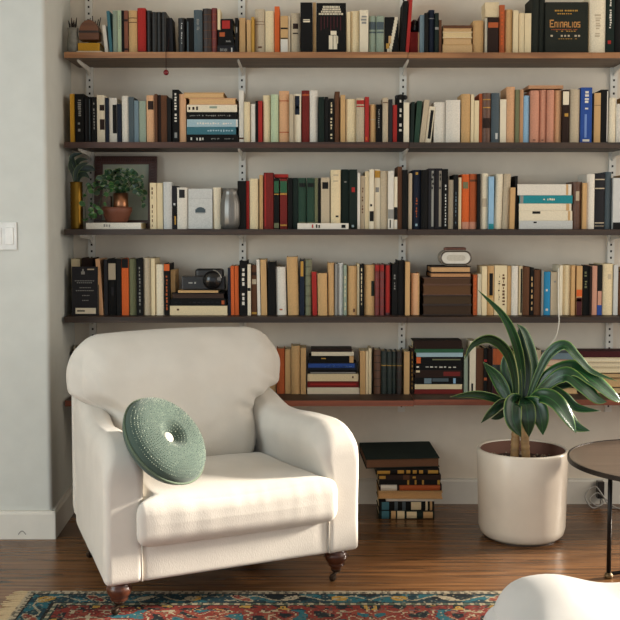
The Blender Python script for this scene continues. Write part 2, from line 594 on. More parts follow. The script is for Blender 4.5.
# perforated standards and brackets
STD_U = [91.5, 242.5, 402.3, 611.3]
STD_NAME = ['beside the alcove side wall', 'second from the alcove side wall', 'above the floor stack of books', 'above the round table']
DARKHOLE = mat('2B2723', 'paint')
ST_WHITE = mat('DDD9CF', 'paint', rough=0.5)
std_x = []
for i, u in enumerate(STD_U):
    x = at_y(u, 220, -0.008).x
    std_x.append(x)
    bm = bmesh.new()
    w = 0.014
    z0, z1 = SHELF_Z[4] - 0.09, 2.2
    box(bm, x - w, x + w, -0.012, 0, z0, z1)
    z = z0 + 0.02
    while z < z1 - 0.01:
        box(bm, x - 0.0036, x + 0.0036, -0.0124, -0.011, z, z + 0.0085, 1)
        z += 0.0265
    o = link('shelf_standard', bm, [ST_WHITE, DARKHOLE])
    tag(o, 'white perforated metal shelf upright, %s' % STD_NAME[i], 'shelf upright', 'white shelf uprights')
    for k in range(5):
        bm = bmesh.new()
        zt = SHELF_Z[k] - THICK - 0.0003
        prof = [(-0.012, zt), (-DEPTH + 0.035, zt), (-DEPTH + 0.03, zt - 0.005), (-DEPTH + 0.05, zt - 0.010), (-0.05, zt - 0.020), (-0.012, zt - 0.036)]
        a = [bm.verts.new((x - 0.003, y, z)) for y, z in prof]
        b = [bm.verts.new((x + 0.003, y, z)) for y, z in prof]
        bm.faces.new(a); bm.faces.new(b[::-1])
        for j in range(len(prof)):
            bm.faces.new((a[j], b[j], b[(j + 1) % len(prof)], a[(j + 1) % len(prof)]))
        o = link('shelf_bracket', bm, ST_WHITE)
        tag(o, 'white metal bracket under the %s shelf, on the upright %s' % (LEVEL[k], STD_NAME[i]), 'bracket', 'white shelf brackets')

# ------------------------------------------------------------------ books
COL = dict(tan='C29C6B', cream='DCC9A2', white='D8D1C3', ivory='DED2B8', black='11100F', charcoal='262528', navy='1B2230', brown='5C3B27',
           dbrown='2C1D17', red='A02A25', dred='6E2420', maroon='471D20', orange='CC5F2C', rust='A9552E', yellow='C9952F', teal='27828A',
           steel='6E8088', slate='4C575C', grey='8B8983', beige='B9A98F', olive='6F7052', green='2C4436', dgreen='18241F', pale_green='B5C3A0',
           blue='2B4A8E', sky='8FB4CE', lblue='9DB6BD', azure='2F88B4', pink='C18E77', salmon='C48B72', sage='8E9A88', peach='CFA078', pgrey='C3C3BE',
           gold='B58A3E', teal2='3F6D78', cover='22251F', bgreen='2E5A3E')
BOOK_ROOTS = []


def hexof(c):
    return COL.get(c, c)


def book_geo(w, h, d, t, bulge, inset, fore, hexc, kind, pagehex, bands, art):
    """cover bmesh (spine at y=0 facing -y, boards, bands) and page block bmesh"""
    mats = [mat(hexc, kind)]
    idx = {hexc: 0}

    def mi(c):
        c = hexof(c)
        if c not in idx:
            idx[c] = len(mats)
            mats.append(mat(c, 'paper'))
        return idx[c]
    hw = w / 2
    n = 6 if bulge > 0 else 1
    arc = [(-hw + w * i / n, bulge * (1 - math.cos(math.pi * (i / n - 0.5)) ** 0.8) if bulge else 0.0) for i in range(n + 1)]
    poly = arc + [(hw, d), (hw - t, d), (hw - t, bulge + t), (-hw + t, bulge + t), (-hw + t, d), (-hw, d)]
    if fore:
        poly = [(x, d - y) for x, y in poly]
    bm = bmesh.new()
    prism(bm, poly, 0, h)
    if not fore:
        for b in bands:
            z0, z1, c = b[:3]
            f0, f1 = b[3:5] if len(b) > 3 else (0.0, 1.0)
            f0, f1 = max(f0, 0.02), min(f1, 0.98)
            k = 4 if bulge else 1
            for q in range(k):
                xa = -hw + w * (f0 + (f1 - f0) * q / k)
                xb = -hw + w * (f0 + (f1 - f0) * (q + 1) / k)
                y = lambda x: (bulge * (1 - math.cos(math.pi * ((x + hw) / w - 0.5)) ** 0.8) if bulge else 0.0)
                e = 0.0005
                vs = []
                for x in (xa, xb):
                    for z in (h * z0, h * z1):
                        for yy in (y(x) - e, y(x) + 0.001):
                            vs.append(bm.verts.new((x, yy, z)))
                for qd in ((0, 2, 6, 4), (0, 1, 3, 2), (4, 6, 7, 5), (0, 4, 5, 1), (2, 3, 7, 6)):
                    bm.faces.new([vs[i] for i in qd]).material_index = mi(b[2])
    for (y0, y1, z0, z1, c) in art:      # printed shapes on the +x board
        box(bm, hw - 0.001, hw + 0.0005, d * y0, d * y1, h * z0, h * z1, mi(c))
    pg = bmesh.new()
    g = min(inset, w * 0.2)
    ya, yb = (bulge + t, d - inset) if not fore else (inset, d - bulge - t)
    box(pg, -hw + t, hw - t, ya, yb, g, h - g)
    return bm, mats, pg


def marks(rr, z0, z1, c, f0=0.32, f1=0.68, n=9):
    """a run of small letter-like strokes along the spine"""
    out = []
    L = (z1 - z0) / n
    for i in range(n):
        if rr.random() < 0.12:
            continue
        a = z0 + L * i
        out.append((a, a + L * rr.uniform(0.45, 0.8), c, f0 + rr.uniform(0, 0.1), f1 - rr.uniform(0, 0.1)))
    return out


def parse_opts(s, rr):
    o = dict(bands=[], lean=0.0, kind=None, y=0.0, fore=False, page='D9C7A0', art=[])
    for tk in (s or '').split():
        k, _, v = tk.partition('=')
        p = v.split(',')
        if k == 'b':
            o['bands'].append((float(p[0]), float(p[1]), p[2]) + tuple(float(x) for x in p[3:5]))
        elif k == 't':
            f = [float(x) for x in p[3:5]] or [0.32, 0.68]
            o['bands'] += marks(rr, float(p[0]), float(p[1]), p[2], f[0], f[1], int(p[5]) if len(p) > 5 else 9)
        elif k == 'ribs':
            for q in (0.16, 0.34, 0.52, 0.70, 0.86):
                o['bands'].append((q, q + 0.018, v))
        elif k == 'l':
            o['lean'] = float(v)
        elif k == 'y':
            o['y'] = float(v)
        elif k == 'f':
            o['fore'], o['page'] = True, v or 'C9A577'
        elif k in ('r', 'p', 'h', 'n', 'k'):
            o['kind'] = k
        elif k == 'd':
            o['d'] = float(v)
    return o


def make_book(w, h, d, color, o):
    kind = o['kind'] or ('r' if w > 0.022 and h > 0.2 else 'p')
    hexc = hexof(color)
    t, bulge, inset, mk = {'r': (0.0028, min(0.006, w * 0.22), 0.0035, 'cloth'), 'k': (0.003, min(0.008, w * 0.3), 0.0035, 'leather'),
                           'h': (0.0028, 0.0, 0.0035, 'cloth'), 'p': (0.0009, 0.0, 0.0004, 'paper'), 'n': (0.0009, 0.0015, 0.0004, 'paper')}[kind]
    t = min(t, w * 0.18)
    return book_geo(w, h, d, t, bulge, inset, o['fore'], hexc, mk, hexof(o['page']), o['bands'], o['art'])


def put_book(bm, mats, pg, pagehex, loc, rot, desc, where, level_i, row):
    r = thing('book', '', 'book', loc, rot, 'books on the %s shelf' % LEVEL[level_i])
    link('cover', bm, mats, r)
    link('pages', pg, mat(hexof(pagehex), 'paper', scale=300, vary=0.12), r)
    BOOK_ROOTS.append((r, desc, where, level_i, row))
    return r


def shelf_books(level, text, base_y):
    rr = random.Random(level * 17 + 3)
    z = SHELF_Z[level]
    prev = -9
    row = []
    items = []
    for ln in text.strip().splitlines():
        if not ln.strip():
            continue
        parts = [p.strip() for p in ln.split('|')]
        n = parts[0].split()
        if n[0] == 'S':       # a flat stack: S y | name
            stack = dict(kind='stack', name=parts[1], z=z + 0.0002, y=float(n[1]) if len(n) > 1 else base_y, books=[])
            row.append(stack)
            continue
        if n[0] == 'GAP':
            row.append(dict(kind='other', desc=parts[1]))
            prev = -9
            continue
        o = parse_opts(parts[2] if len(parts) > 2 else '', rr)
        if n[0] == 'H':
            x0, x1, va, vb = map(float, n[1:5])
            y = stack['y'] + o['y']
            a, b = at_y(x0, vb, y), at_y(x1, va, y)
            th = b.z - a.z
            if stack['books'] and False:
                pass
            d = o.get('d', min(-y - 0.012, 0.155))
            o['kind'] = o['kind'] or ('h' if th > 0.02 else 'p')
            bm, mats, pg = make_book(th - 0.0006, b.x - a.x, d, n[5], o)
            r = put_book(bm, mats, pg, o['page'], (a.x, y, stack['z'] + th / 2), (0, math.pi / 2, rr.uniform(-0.006, 0.006)), parts[1], stack, level, row)
            r['_k'] = 'H'
            stack['z'] += th
            stack['books'].append(parts[1])
            prev = max(prev, b.x)
            continue
        x0, x1, vt = map(float, n[:3])
        y = base_y + rr.uniform(-0.008, 0.008) + o['y']
        vm = (vt + SHELF_V[level]) / 2
        a, b = at_y(x0, vm, y), at_y(x1, vm, y)
        xa, xb = a.x, b.x
        if not o['y'] and prev > -8 and not o['lean']:
            if xa < prev + 0.0004 and prev < xb - 0.006:
                xa = prev + 0.0004
        h = at_y(x0, vt, y).z - z
        w = xb - xa - 0.0006
        lean = math.atan2((at_y(x0 + o['lean'], vm, y).x - a.x), h) if o['lean'] else 0.0
        d = o.get('d', min(max(0.09, h * 0.66), -y - 0.012))
        w2 = w * math.cos(lean)
        hh = (h - abs(math.sin(lean)) * w * 0.5) / max(0.5, math.cos(lean)) if lean else h
        bm, mats, pg = make_book(w2, hh, d, n[3], o)
        # a leaning book stands on one lower edge
        lift = abs(math.sin(lean)) * w2 / 2
        r = put_book(bm, mats, pg, o['page'], ((xa + xb) / 2, y, z + 0.0004 + lift), (0, lean, 0), parts[1], None, level, row)
        row.append(dict(kind='book', desc=parts[1]))
        BOOK_ROOTS[-1] = BOOK_ROOTS[-1][:2] + (len(row) - 1, level, row)
        if not o['y']:
            prev = xb if not o['lean'] else -9
    return row


def face_book(level, x0, x1, vt, color, y, w, desc, label, art, page='D9C7A0', lean=0.05, edge_page=None):
    """a book standing with its front cover to the room"""
    z = SHELF_Z[level]
    vm = (vt + SHELF_V[level]) / 2
    a, b = at_y(x0, vm, y), at_y(x1, vm, y)
    h = at_y(x0, vt, y).z - z
    bm, mats, pg = book_geo(w, h, b.x - a.x, 0.0026, 0.0, 0.003, False, hexof(color), 'cloth', page, [], art)
    r = thing('book', label, 'book', (a.x, y + w / 2 + 0.0005, z + 0.0004 + math.sin(lean) * w / 2), (0, 0, 0), 'books on the %s shelf' % LEVEL[level])
    r.rotation_mode = 'XYZ'
    m = Matrix.Rotation(-lean, 4, 'X') @ Matrix.Rotation(-math.pi / 2, 4, 'Z')
    r.rotation_euler = m.to_euler()
    link('cover', bm, mats, r)
    link('pages', pg, mat(page, 'paper', scale=300, vary=0.12), r)
    return r


ROW1A = '''
GAP|grey jar
S|yellow and white stack
H 76.5 102 48 52 ivory|thin ivory|p
H 78 99.5 39.5 47.5 yellow|yellow|h
105 108.5 25 white|slim white|p l=-3
109.5 112.5 11 teal2|slim teal|p l=-3
112.6 117.3 10.5 sage|sage green|r
117.6 121.4 10.5 pale_green|narrow pale green|p t=.5,.9,sage
121.5 124 10.5 black|narrow black|p
124.2 128 10.5 7A4A38|narrow rust brown|p b=.75,.8,dbrown b=.1,.14,dbrown
128.4 137 10.5 tan|wide tan|r b=.82,.84,brown b=.72,.74,brown
137.3 145.5 8 red|bright red cloth|r b=.06,.08,dred
145.6 151.5 10.5 black|black ribbed|k ribs=3A3632
151.7 156.7 12 black|second black ribbed|k ribs=3A3632
156.9 161.4 12 black|third black ribbed|k ribs=3A3632
161.5 166 12 black|fourth black ribbed|k ribs=3A3632
166.3 173.4 18 charcoal|grey slanting|h l=-1.5 y=0.02
GAP|empty gap
178 185.6 18 black|black silver-lettered|k t=.3,.9,pgrey,.4,.6
186.3 193.5 18 black|black grey-lined|h b=.05,.9,slate,.12,.3
193.7 202.2 10 slate|tall slate grey|r t=.55,.8,grey,.3,.7
202.5 211.4 8.5 dbrown|dark brown leather|k ribs=5C3B27
211.6 217 8 dred|red brown leather|k ribs=8A4A33
S|dark stack
H 217.3 234.5 42.5 52 charcoal|thick charcoal|h t=.1,.6,grey,.3,.7,7 b=.8,.88,pgrey,.25,.75
H 218 234 35 42.5 black|black|h t=.5,.8,grey,.3,.6
H 218 233 27 35 black|brown-labelled black|h b=.1,.45,rust,.3,.85
H 220.8 233 16 27 black|red-labelled black|h b=.1,.75,red,.15,.9
235 238.2 18 black|narrow black|p b=.6,.75,grey,.3,.7
239.2 245.4 18 tan|dark-topped tan|p
246.8 251 20 tan|short tan|p
251.3 254.4 17 gold|narrow ochre|p
255 264.7 9 beige|wide beige|r b=.72,.73,brown b=.66,.67,brown b=.15,.19,brown,.3,.7
265.2 274.2 11 cream|wide cream|r
274.5 279.6 6.5 orange|tall orange|p
280.5 288 16 tan|white-based tan|p b=.0,.40,white b=.41,.44,black b=.66,.70,black
288.2 290.3 16 ivory|very narrow ivory|p
291 300 13 beige|label-fronted beige|r b=.62,.75,dbrown,.2,.8 b=.5,.53,dbrown,.2,.8
300.3 312.6 2.5 black|tall black|h t=.62,.66,ivory,.15,.85,1 t=.66,.69,ivory,.2,.8,1
312.8 316.1 2.5 tan|tall narrow tan|p
GAP|cream figure cover
346.5 350.3 12 cream|narrow cream|p
350.5 359.2 11 cream|creased cream|r
359.6 368.4 10 ivory|lettered ivory|p t=.62,.9,grey,.15,.85,4
369 376 16 sage|first sage green|r b=.65,.85,slate b=.56,.6,slate
376.4 384.2 16 sage|second sage green|r b=.65,.85,slate b=.56,.6,slate
GAP|lily cover
400.2 405.2 1 black|tall black leaning|h l=3
405.6 409 -6 red|tall crimson leaning|p l=4
GAP|short red box
'''
ROW1B = '''
419.8 424.2 15 steel|steel blue|p
424.5 428.4 13 black|narrow black|p
428.6 434.6 10 navy|tall navy|r b=.8,.82,grey
434.8 438.8 13 dgreen|dark green|p b=.6,.66,grey
439 441.6 20 brown|narrow brown|p
S|plain tan stack
H 442.5 472.5 42 52 tan|thick tan|p f=C9A577
H 442.7 472.3 34.6 41.6 tan|brown-striped tan|h f=C9A577
H 442.5 472.5 28 34.2 cream|cream|h f=D2B88A
H 443 472 24 27.4 tan|thin tan|h f=C9A577
H 443.2 472.4 20.6 23.6 brown|thin brown|p
473.2 483.7 20.6 tan|block-like tan|r
485 487.3 18 ivory|very narrow ivory|p
487.7 498.5 17.3 dbrown|orange-labelled dark brown|h b=.72,.86,rust
499.4 504.6 5 rust|orange-brown|p t=.2,.9,orange
505.4 512.6 9.5 tan|tall tan|r
513.2 518.4 10.5 cream|tall cream|p
518.8 524.4 13 cream|second tall cream|p
524.7 531.2 13.4 cream|third tall cream|p
532.2 539.2 -3 cover|tall dark green|r
539.6 545 -3 cover|narrow tall green|r
GAP|green gold-titled cover
589.5 606 -4 ivory|very wide ivory|r t=.3,.7,beige,.3,.7
606.4 614.4 -4 dgreen|dark green white-lettered|h t=.45,.95,white,.35,.65,12 b=.18,.24,red,.2,.6
614.6 621.5 -4 black|tall black|r
622 630 -4 tan|tall tan|r
'''
ROW2 = '''
70 74.6 94 yellow|yellow|p
75 84 94 black|thick black grey-lettered|h t=.55,.9,grey,.3,.7,8 t=.1,.45,grey,.3,.6,5
84.6 91.4 97 black|black fine-lined|h b=.05,.95,charcoal,.15,.3 b=.05,.95,slate,.7,.8
91.8 96.4 97 black|narrow black|p t=.3,.9,grey
97 105 95.3 ivory|ivory dark-stamped|p b=.68,.8,dbrown,.35,.95 b=.28,.5,dbrown,.35,.95
105.5 108.6 98 navy|narrow navy|p
109 117 98 white|white black-panelled|p b=.22,.85,black,.45,1.0
117.3 121.3 104 navy|navy|p
121.7 128.5 96 white|clean white|r
128.7 133.8 97 slate|slate grey|h
134 138.6 100.6 steel|steel grey|h
139 146 101 sage|pale grey-green|h
146.3 154.3 95.3 peach|peach dark-stamped|r b=.7,.88,dbrown,.2,.9
154.5 157.2 94 brown|narrow brown|p
157.4 160.8 95 dbrown|narrow dark brown|p
161 167 95.3 brown|brown|h
167.2 171 98 black|narrow black|p
172.3 179 89.7 black|tall black white-titled|h t=.4,.95,white,.3,.7,10 b=.1,.2,grey,.3,.7
179.3 186 94 peach|peach|p
S|tall teal stack
H 186.5 238 133 141.8 black|black white-titled|h t=.08,.36,white,.3,.72,5 t=.48,.64,grey,.4,.6,7 t=.74,.92,grey,.4,.6,7
H 186.8 236 125 132.6 teal2|teal|h t=.42,.95,lblue,.35,.65,10
H 187 238 117 124.6 lblue|light blue|h t=.2,.9,white,.4,.7,14 b=.96,.99,white
H 186.7 237.5 109.4 116.7 black|black fine-titled|h t=.06,.9,grey,.4,.6,24
H 187 237 101.8 109.1 ivory|ivory dark-printed|h t=.03,.26,dbrown,.25,.75,3 b=.45,.6,sage,.2,.5
H 188.5 236 94.6 101.3 peach|peach|h f=CFA876
H 183.5 224 88.6 94.2 tan|tan|h f=CFA876
239 243.7 90.5 white|narrow white|p b=.08,.11,brown
244 250 101.8 cream|cream|r
250.6 255.2 104 white|short white|p
255.5 258 101 black|very narrow black|p
258.2 262.3 101 red|narrow red|p
263 270.4 95.3 cream|cream rounded|r
270.8 278.4 94.5 pale_green|pale green|r
279 289 91 peach|orange-tan|r b=.8,.82,rust b=.2,.22,rust
289.3 293.7 94.5 beige|narrow beige|p
294.2 301 94 ivory|ivory blue-topped|p b=.58,.96,navy,.1,.8 b=.7,.76,steel,.2,.7
301.5 309.5 90.5 dred|dark red|r b=.9,.93,rust
309.8 317.7 90.5 white|tall white-grey|r
318.3 324.2 97 dgreen|dark green|h
324.4 328.2 97 black|black|p
328.4 334 98.5 black|black cream-lettered|h t=.1,.95,cream,.35,.7,12
334.7 339.8 91.6 brown|brown|r
340.5 345.3 95 tan|narrow tan|p
345.6 356 99 cream|wide cream|r
356.3 364.5 98 beige|beige red-banded|r b=.8,.83,red b=.86,.95,red
364.8 369 97 red|red|p b=.06,.14,orange,.2,.6
369.6 376 104.5 tan|short tan|r b=.6,.62,beige
376.4 382 104.5 black|short black|h t=.4,.9,grey,.3,.6
382.6 388.2 97.7 beige|beige|r b=.88,.9,brown
388.5 392.5 99.4 charcoal|charcoal|p
392.7 397 105 red|short red|p
397.2 403.4 95.3 black|black white-printed|h t=.25,.95,white,.3,.75,7
403.6 409.2 102.6 ivory|ivory|p
410.2 413.6 102 dgreen|leaning dark green|p l=1.2
414 419 101 green|leaning green|h l=3.2
419.3 424.6 100 beige|leaning beige|h l=5
424.8 431 106.6 ivory|leaning ivory black-panelled|h l=4.2 b=.12,.9,black,.35,.85
434 445.4 102.3 white|wide white|r
446 460.4 100 white|very wide white|r
461.5 470.4 94 tan|orange-tan|r
470.8 474 94.5 cream|narrow cream|p
474.3 479 100.6 cream|cream|p
479.2 482.2 93.7 rust|narrow rust brown|p
482.5 491 93 brown|brown leather|k b=.86,.88,gold b=.7,.72,gold b=.3,.5,dbrown
491.5 499.5 93 slate|slate grey|r b=.08,.2,pgrey,.5,.8
500 506.3 99.4 ivory|ivory|p
506.8 515 86.8 peach|tall peach|r
515.4 519.5 89.7 olive|narrow olive grey|p
519.8 523.3 89.7 peach|narrow peach|p
523.6 529.6 95.6 sky|pale blue|r
530.6 539.2 90.5 salmon|first salmon pink|r b=.05,.07,brown,.3,.6
539.6 546.7 90 salmon|second salmon pink|r b=.05,.07,brown,.3,.6
547 554.2 90 salmon|third salmon pink|r
554.5 561.7 90.5 peach|peach|r
562.6 569 90 dbrown|dark brown cream-topped|h b=.72,.97,ivory b=.5,.56,gold,.3,.9
570 580 89.4 beige|wide beige|r
580.6 592 87.5 blue|wide blue white-titled|h t=.55,.95,white,.3,.75,7 b=.03,.07,white,.2,.8 b=.1,.52,6C87BE,.35,.55
594 600.6 93 tan|tan|p b=.75,.76,brown
601 608.2 89.7 black|black|h b=.03,.97,white,.82,.95
608.6 616 97.7 ivory|ivory|r
616.3 624 104 white|white|r
625 634 96 tan|tan|r
'''
ROW3A = '''
150 156.5 183 cream|cream dark-marked|p t=.05,.95,brown,.2,.45,9
156.8 162.8 183 cream|plain cream|p
163.2 171.7 182 pgrey|pale grey|r
171.9 176.8 186 charcoal|charcoal|h b=.3,.55,black b=.1,.35,gold,.5,.8 b=.52,.6,pgrey,.3,.7
177 187.4 187.6 white|white camera-printed|r b=.75,.95,charcoal,.2,.75
GAP|white teal-marked cover
212.8 221 187.6 ivory|ivory rounded|r
GAP|glass vase
'''
ROW3B = '''
237.5 246 181 black|black|h
246.2 249.2 181 red|narrow red|p
249.5 258.2 178.7 cream|cream|r
259.4 263 175 tan|narrow tan|p
263.6 273.4 172.7 dred|dark red|r b=.05,.97,red,.1,.25
274 279 178.7 black|black green-topped|h b=.72,.95,bgreen b=.68,.7,gold b=.02,.12,olive
280 287.2 178.7 dred|red brown green-topped|h b=.72,.95,bgreen b=.68,.71,gold b=.06,.09,gold
288 292.3 178 black|black|h
292.5 298 178 dgreen|dark green|h
298.3 306.4 178 green|first green|r b=.82,.9,black,.1,.9 b=.12,.14,olive
306.8 314.6 178 green|second green|r b=.82,.9,black,.1,.9 b=.12,.14,olive
314.8 318 178 olive|narrow olive|p
318.3 320.6 178 black|very narrow black|p
321 329.6 177.6 beige|beige dark-stamped|h b=.78,.91,black,.15,.85
330.7 340.6 170 cream|tall cream|r t=.8,.95,beige,.2,.8,3 b=.2,.23,black,.5,.8
341.2 348.8 169.5 dgreen|tall dark green|h b=.78,.8,grey,.4,.7
349.3 357.2 169.5 dgreen|dark green red-dotted|h b=.62,.7,red,.3,.7 b=.03,.07,lblue,.3,.6
357.4 360.2 173 white|narrow white|p
360.4 364.8 176 beige|narrow beige|p t=.3,.8,brown
365 369 171.5 cream|narrow cream|p
369.2 374 169.5 ivory|ivory black-labelled|p b=.13,.3,black,.1,.95 b=.38,.42,black,.2,.6
374.3 380.2 169.5 ivory|ivory yellow-topped|p b=.86,.98,gold b=.62,.7,grey,.2,.8
380.5 387.8 171 beige|grey-beige|r
388 393.8 171 white|white grey-based|p b=.18,.34,grey b=.02,.16,black,.3,.5
394 397.4 177 ivory|ivory black-based|p b=.18,.42,black b=.02,.16,white
397.6 402 166.6 brown|tall brown|p
402.3 407.6 170 black|black|h
408.3 412 173.4 beige|narrow beige|p
412.5 421 170 navy|thick navy orange-lettered|r t=.2,.55,rust,.35,.6,8 b=.05,.09,lblue,.35,.6 b=.92,.96,gold,.35,.65
421.2 428 170 black|thick black|r
428.4 434.6 168.5 charcoal|first banded charcoal|h b=.04,.96,8E8E86,.5,.85 t=.66,.94,charcoal,.5,.85,4
434.9 442.2 168.5 charcoal|second banded charcoal|h b=.04,.96,9C9282,.55,.9 t=.66,.94,charcoal,.55,.9,4
442.5 448 169 black|black white-specked|h t=.05,.75,pgrey,.4,.7,14
448.2 453.3 180 beige|short beige|p
453.8 458 174.7 black|narrow black|p t=.1,.7,steel,.35,.65
458.3 461.3 177.6 cream|very narrow cream|p
461.7 469.4 174.4 orange|bright orange|r b=.0,.13,salmon b=.74,.86,olive,.15,.85
469.7 477 174 rust|rust orange|r b=.0,.13,salmon b=.86,.9,brown
477.2 480.2 174 black|narrow black|p
480.6 488.3 173.4 ivory|ivory|r b=.4,.55,beige,.2,.8
488.8 494 176.6 sky|sky blue|p b=.0,.1,teal
494.4 502 174 ivory|ivory leaning|r l=1.5
502.5 509.4 174 beige|beige leaning|r l=1.5
509.8 514.6 187.6 tan|short tan leaning|p l=.8
515 517.6 176 black|narrow dark|p
S|white and teal stack
H 519 572.6 221.2 229.6 pgrey|pale blue-grey|h b=.27,.33,black,.1,.3
H 519 572.3 211 220.9 ivory|thick ivory|h b=.25,.4,black,.05,.3 b=.92,.96,tan
H 519 571.5 203.4 210.7 ivory|ivory|h b=.9,.96,tan
H 519.5 572.5 195 203.2 teal|teal|h t=.45,.68,ivory,.35,.65,6 b=.01,.07,grey
H 517.5 571.5 183.6 194.7 white|thick white|h b=.9,.94,tan
573 582 181.8 brown|brown|k b=.6,.8,beige,.3,.7
582.6 586.7 183 tan|narrow tan|p
587 594.8 174 white|white|r
595 605 173.4 charcoal|charcoal banded|r b=.88,.9,beige b=.72,.74,beige b=.1,.12,beige b=.05,.06,beige
605.2 611.3 172 slate|slate blue|r
613 622.2 178 pgrey|white black-based|p b=.0,.13,black
623 631 175 tan|tan|r
'''
ROW4A = '''
71.5 80.5 259 cream|half-hidden cream|p y=0.06
82 93 258 dbrown|half-hidden dark brown|h y=0.06
GAP|black cover
99 103.4 259 peach|peach leaning|p l=-3.4
104 107.6 259.7 charcoal|charcoal|p
108 116.2 259 black|black cream-labelled|h b=.63,.92,beige,.05,.95 b=.35,.5,charcoal,.4,.7
116.5 121.3 259 black|black|p
121.7 128.6 259 orange|orange black-topped|h b=.84,1.0,black,.0,1.0
128.8 136.2 259 olive|olive|r
136.6 142.8 259 black|black lettered|h t=.05,.95,grey,.35,.65,14
143 150.8 258 beige|wide beige|r
151.2 155 258.6 cream|narrow cream|p
155.4 163.7 264.5 ivory|ivory|r
164 169.8 263.7 black|black orange-topped|h b=.86,.99,orange t=.1,.8,rust,.3,.65,10
170 175.3 270 tan|short tan|p y=0.04
S|low dark stack
H 170 227.3 306.5 316 cream|thick cream|h b=.12,.16,brown,.3,.5
H 170.5 226 299.5 306.2 black|black|h t=.08,.9,charcoal,.4,.6,10 b=.92,.97,rust,.2,.8
H 171.5 224.5 293 299.3 black|black-spined|h f=3A2A22 b=.7,.8,grey
H 178 218 290.6 293 tan|thin tan|p
'''
ROW4B = '''
227.8 230.6 268 navy|narrow navy|p
231 234.6 266 orange|first narrow orange|p l=-.4
235 238.9 266 orange|second narrow orange|p l=-.4
239.5 247 261 black|black white-titled|h t=.1,.9,white,.3,.72,9
247.5 250.8 264.5 ivory|narrow ivory|p b=.48,.54,black
251.4 257 265.3 brown|brown|h b=.8,.86,dbrown b=.62,.72,beige,.1,.9 b=.02,.06,gold
257.5 260.6 259.7 white|narrow white|p l=-1
261.2 267.2 259.7 tan|tan leaning|p l=-1
267.8 275.6 262 black|thick black|r
276.6 286.6 267 white|wide white|r l=-1 b=.1,.13,rust,.3,.6
288 299 257 tan|wide tan leaning|r l=-1.5
299.6 304.4 259.7 navy|navy gold-topped|h b=.7,.97,gold,.2,.8
304.7 311.8 259.7 olive|olive grey|k ribs=4C4A38
312.6 317.4 272 red|short bright red|p l=-1
318 327.5 273.4 tan|short tan|r y=-0.012 l=-.6
328.2 334.6 263 tan|tan|r l=-.5
334.9 337.6 264 grey|narrow grey|p
337.9 343.2 263 pgrey|pale grey|r
343.5 346.7 265 sage|narrow sage|p t=.1,.9,cream
347.6 357 266 tan|wide tan|r b=.06,.13,brown,.6,.8
357.3 359.4 264 cream|very narrow cream|p
359.6 363.8 264.5 black|black cream-specked|h t=.2,.95,cream,.3,.6,9
364.4 374.5 265 tan|dark-labelled tan|r b=.38,.68,dgreen,.68,1.0
375 379.8 264.5 dred|dark red ribbed|k ribs=7E2A28 b=.86,.98,red
380 384 264.5 dred|another dark red ribbed|k ribs=7E2A28 b=.86,.98,red
384.2 391.2 264.5 maroon|wide crimson ribbed|k ribs=7E2A28 b=.05,.98,red,.2,.8
392 397.6 263.7 black|black grey-lettered|h t=.5,.85,grey,.3,.6,7
398 404.8 260.5 black|tall black|r
405.3 410 262 tan|narrow tan|p
411.6 419.6 273.4 peach|short peach|r b=.0,1.0,tan,.8,.98
S|brown stack
H 423 472 305.6 316 dbrown|thick dark brown|k f=3C2B1D
H 423 472 295.8 305.6 dbrown|second thick brown|k f=40301F b=.15,.28,black,.3,.7
H 423 471.5 285.2 295.6 brown|rust brown|k f=5A3E26
H 423.5 471.5 278 285 brown|brown|k f=4E3624
H 430.6 471.5 272.8 277.8 dbrown|tan-edged dark brown|h f=B5855A
H 430.8 471 266 272.3 dbrown|tan-edged black|h f=C39A6C
473.2 477.3 274.7 rust|rust orange|p t=.05,.95,orange
477.6 481.4 274 ivory|narrow ivory|p
482 487 266.4 cream|cream|p
487.4 493.8 266 tan|tan black-labelled|p b=.4,.85,black,.3,.85 b=.36,.4,gold,.2,.8
494.4 507 265.6 cream|very wide cream lettered|p t=.3,.85,dbrown,.3,.45,12 t=.2,.85,brown,.6,.85,10
507.3 511.2 266 tan|narrow tan|p
511.5 518.2 266 white|white|r
518.6 522.4 266.4 cream|narrow cream|p b=.05,.95,black,.5,.9
522.8 529.6 267 brown|brown|r
529.8 533.8 267.7 black|black gold-lettered|h t=.1,.85,tan,.3,.75,6
534.2 541.2 270 brown|second brown|r
541.4 543.6 270 grey|very narrow grey|p
543.8 550.2 271.8 azure|bright blue|p b=.1,.15,white,.3,.7 b=.55,.6,white,.3,.6
550.6 558.6 272.4 beige|beige|p t=.7,.95,grey,.3,.7,4
559 562.6 265.5 ivory|narrow white|p
563 570.8 265.5 cream|wide cream|r
571 575 265.5 tan|narrow tan|p
576.4 582.2 266 tan|tan red-based|p b=.38,.52,orange b=.0,.36,maroon b=.28,.33,orange,.0,.9
582.6 589.8 266 black|thick black specked|h t=.55,.9,olive,.2,.6,6
590 591.8 267 dbrown|very narrow brown|p
592 597 266 pink|pink brown|p
597.2 602.2 265 black|black blue-based|p b=.0,.2,blue b=.2,.48,pink,.1,.9
602.6 613.2 264 cream|wide cream|r b=.7,.8,beige,.5,.8
613.6 618 265 pgrey|pale grey|p
618.3 625 272 brown|brown|r
626 634 268 tan|tan|r
'''
ROW5A = '''
71 73.6 352 charcoal|grey|p
73.8 76 347 ivory|narrow ivory|p
76.2 80.5 347 dbrown|dark brown|p
GAP|armchair
'''
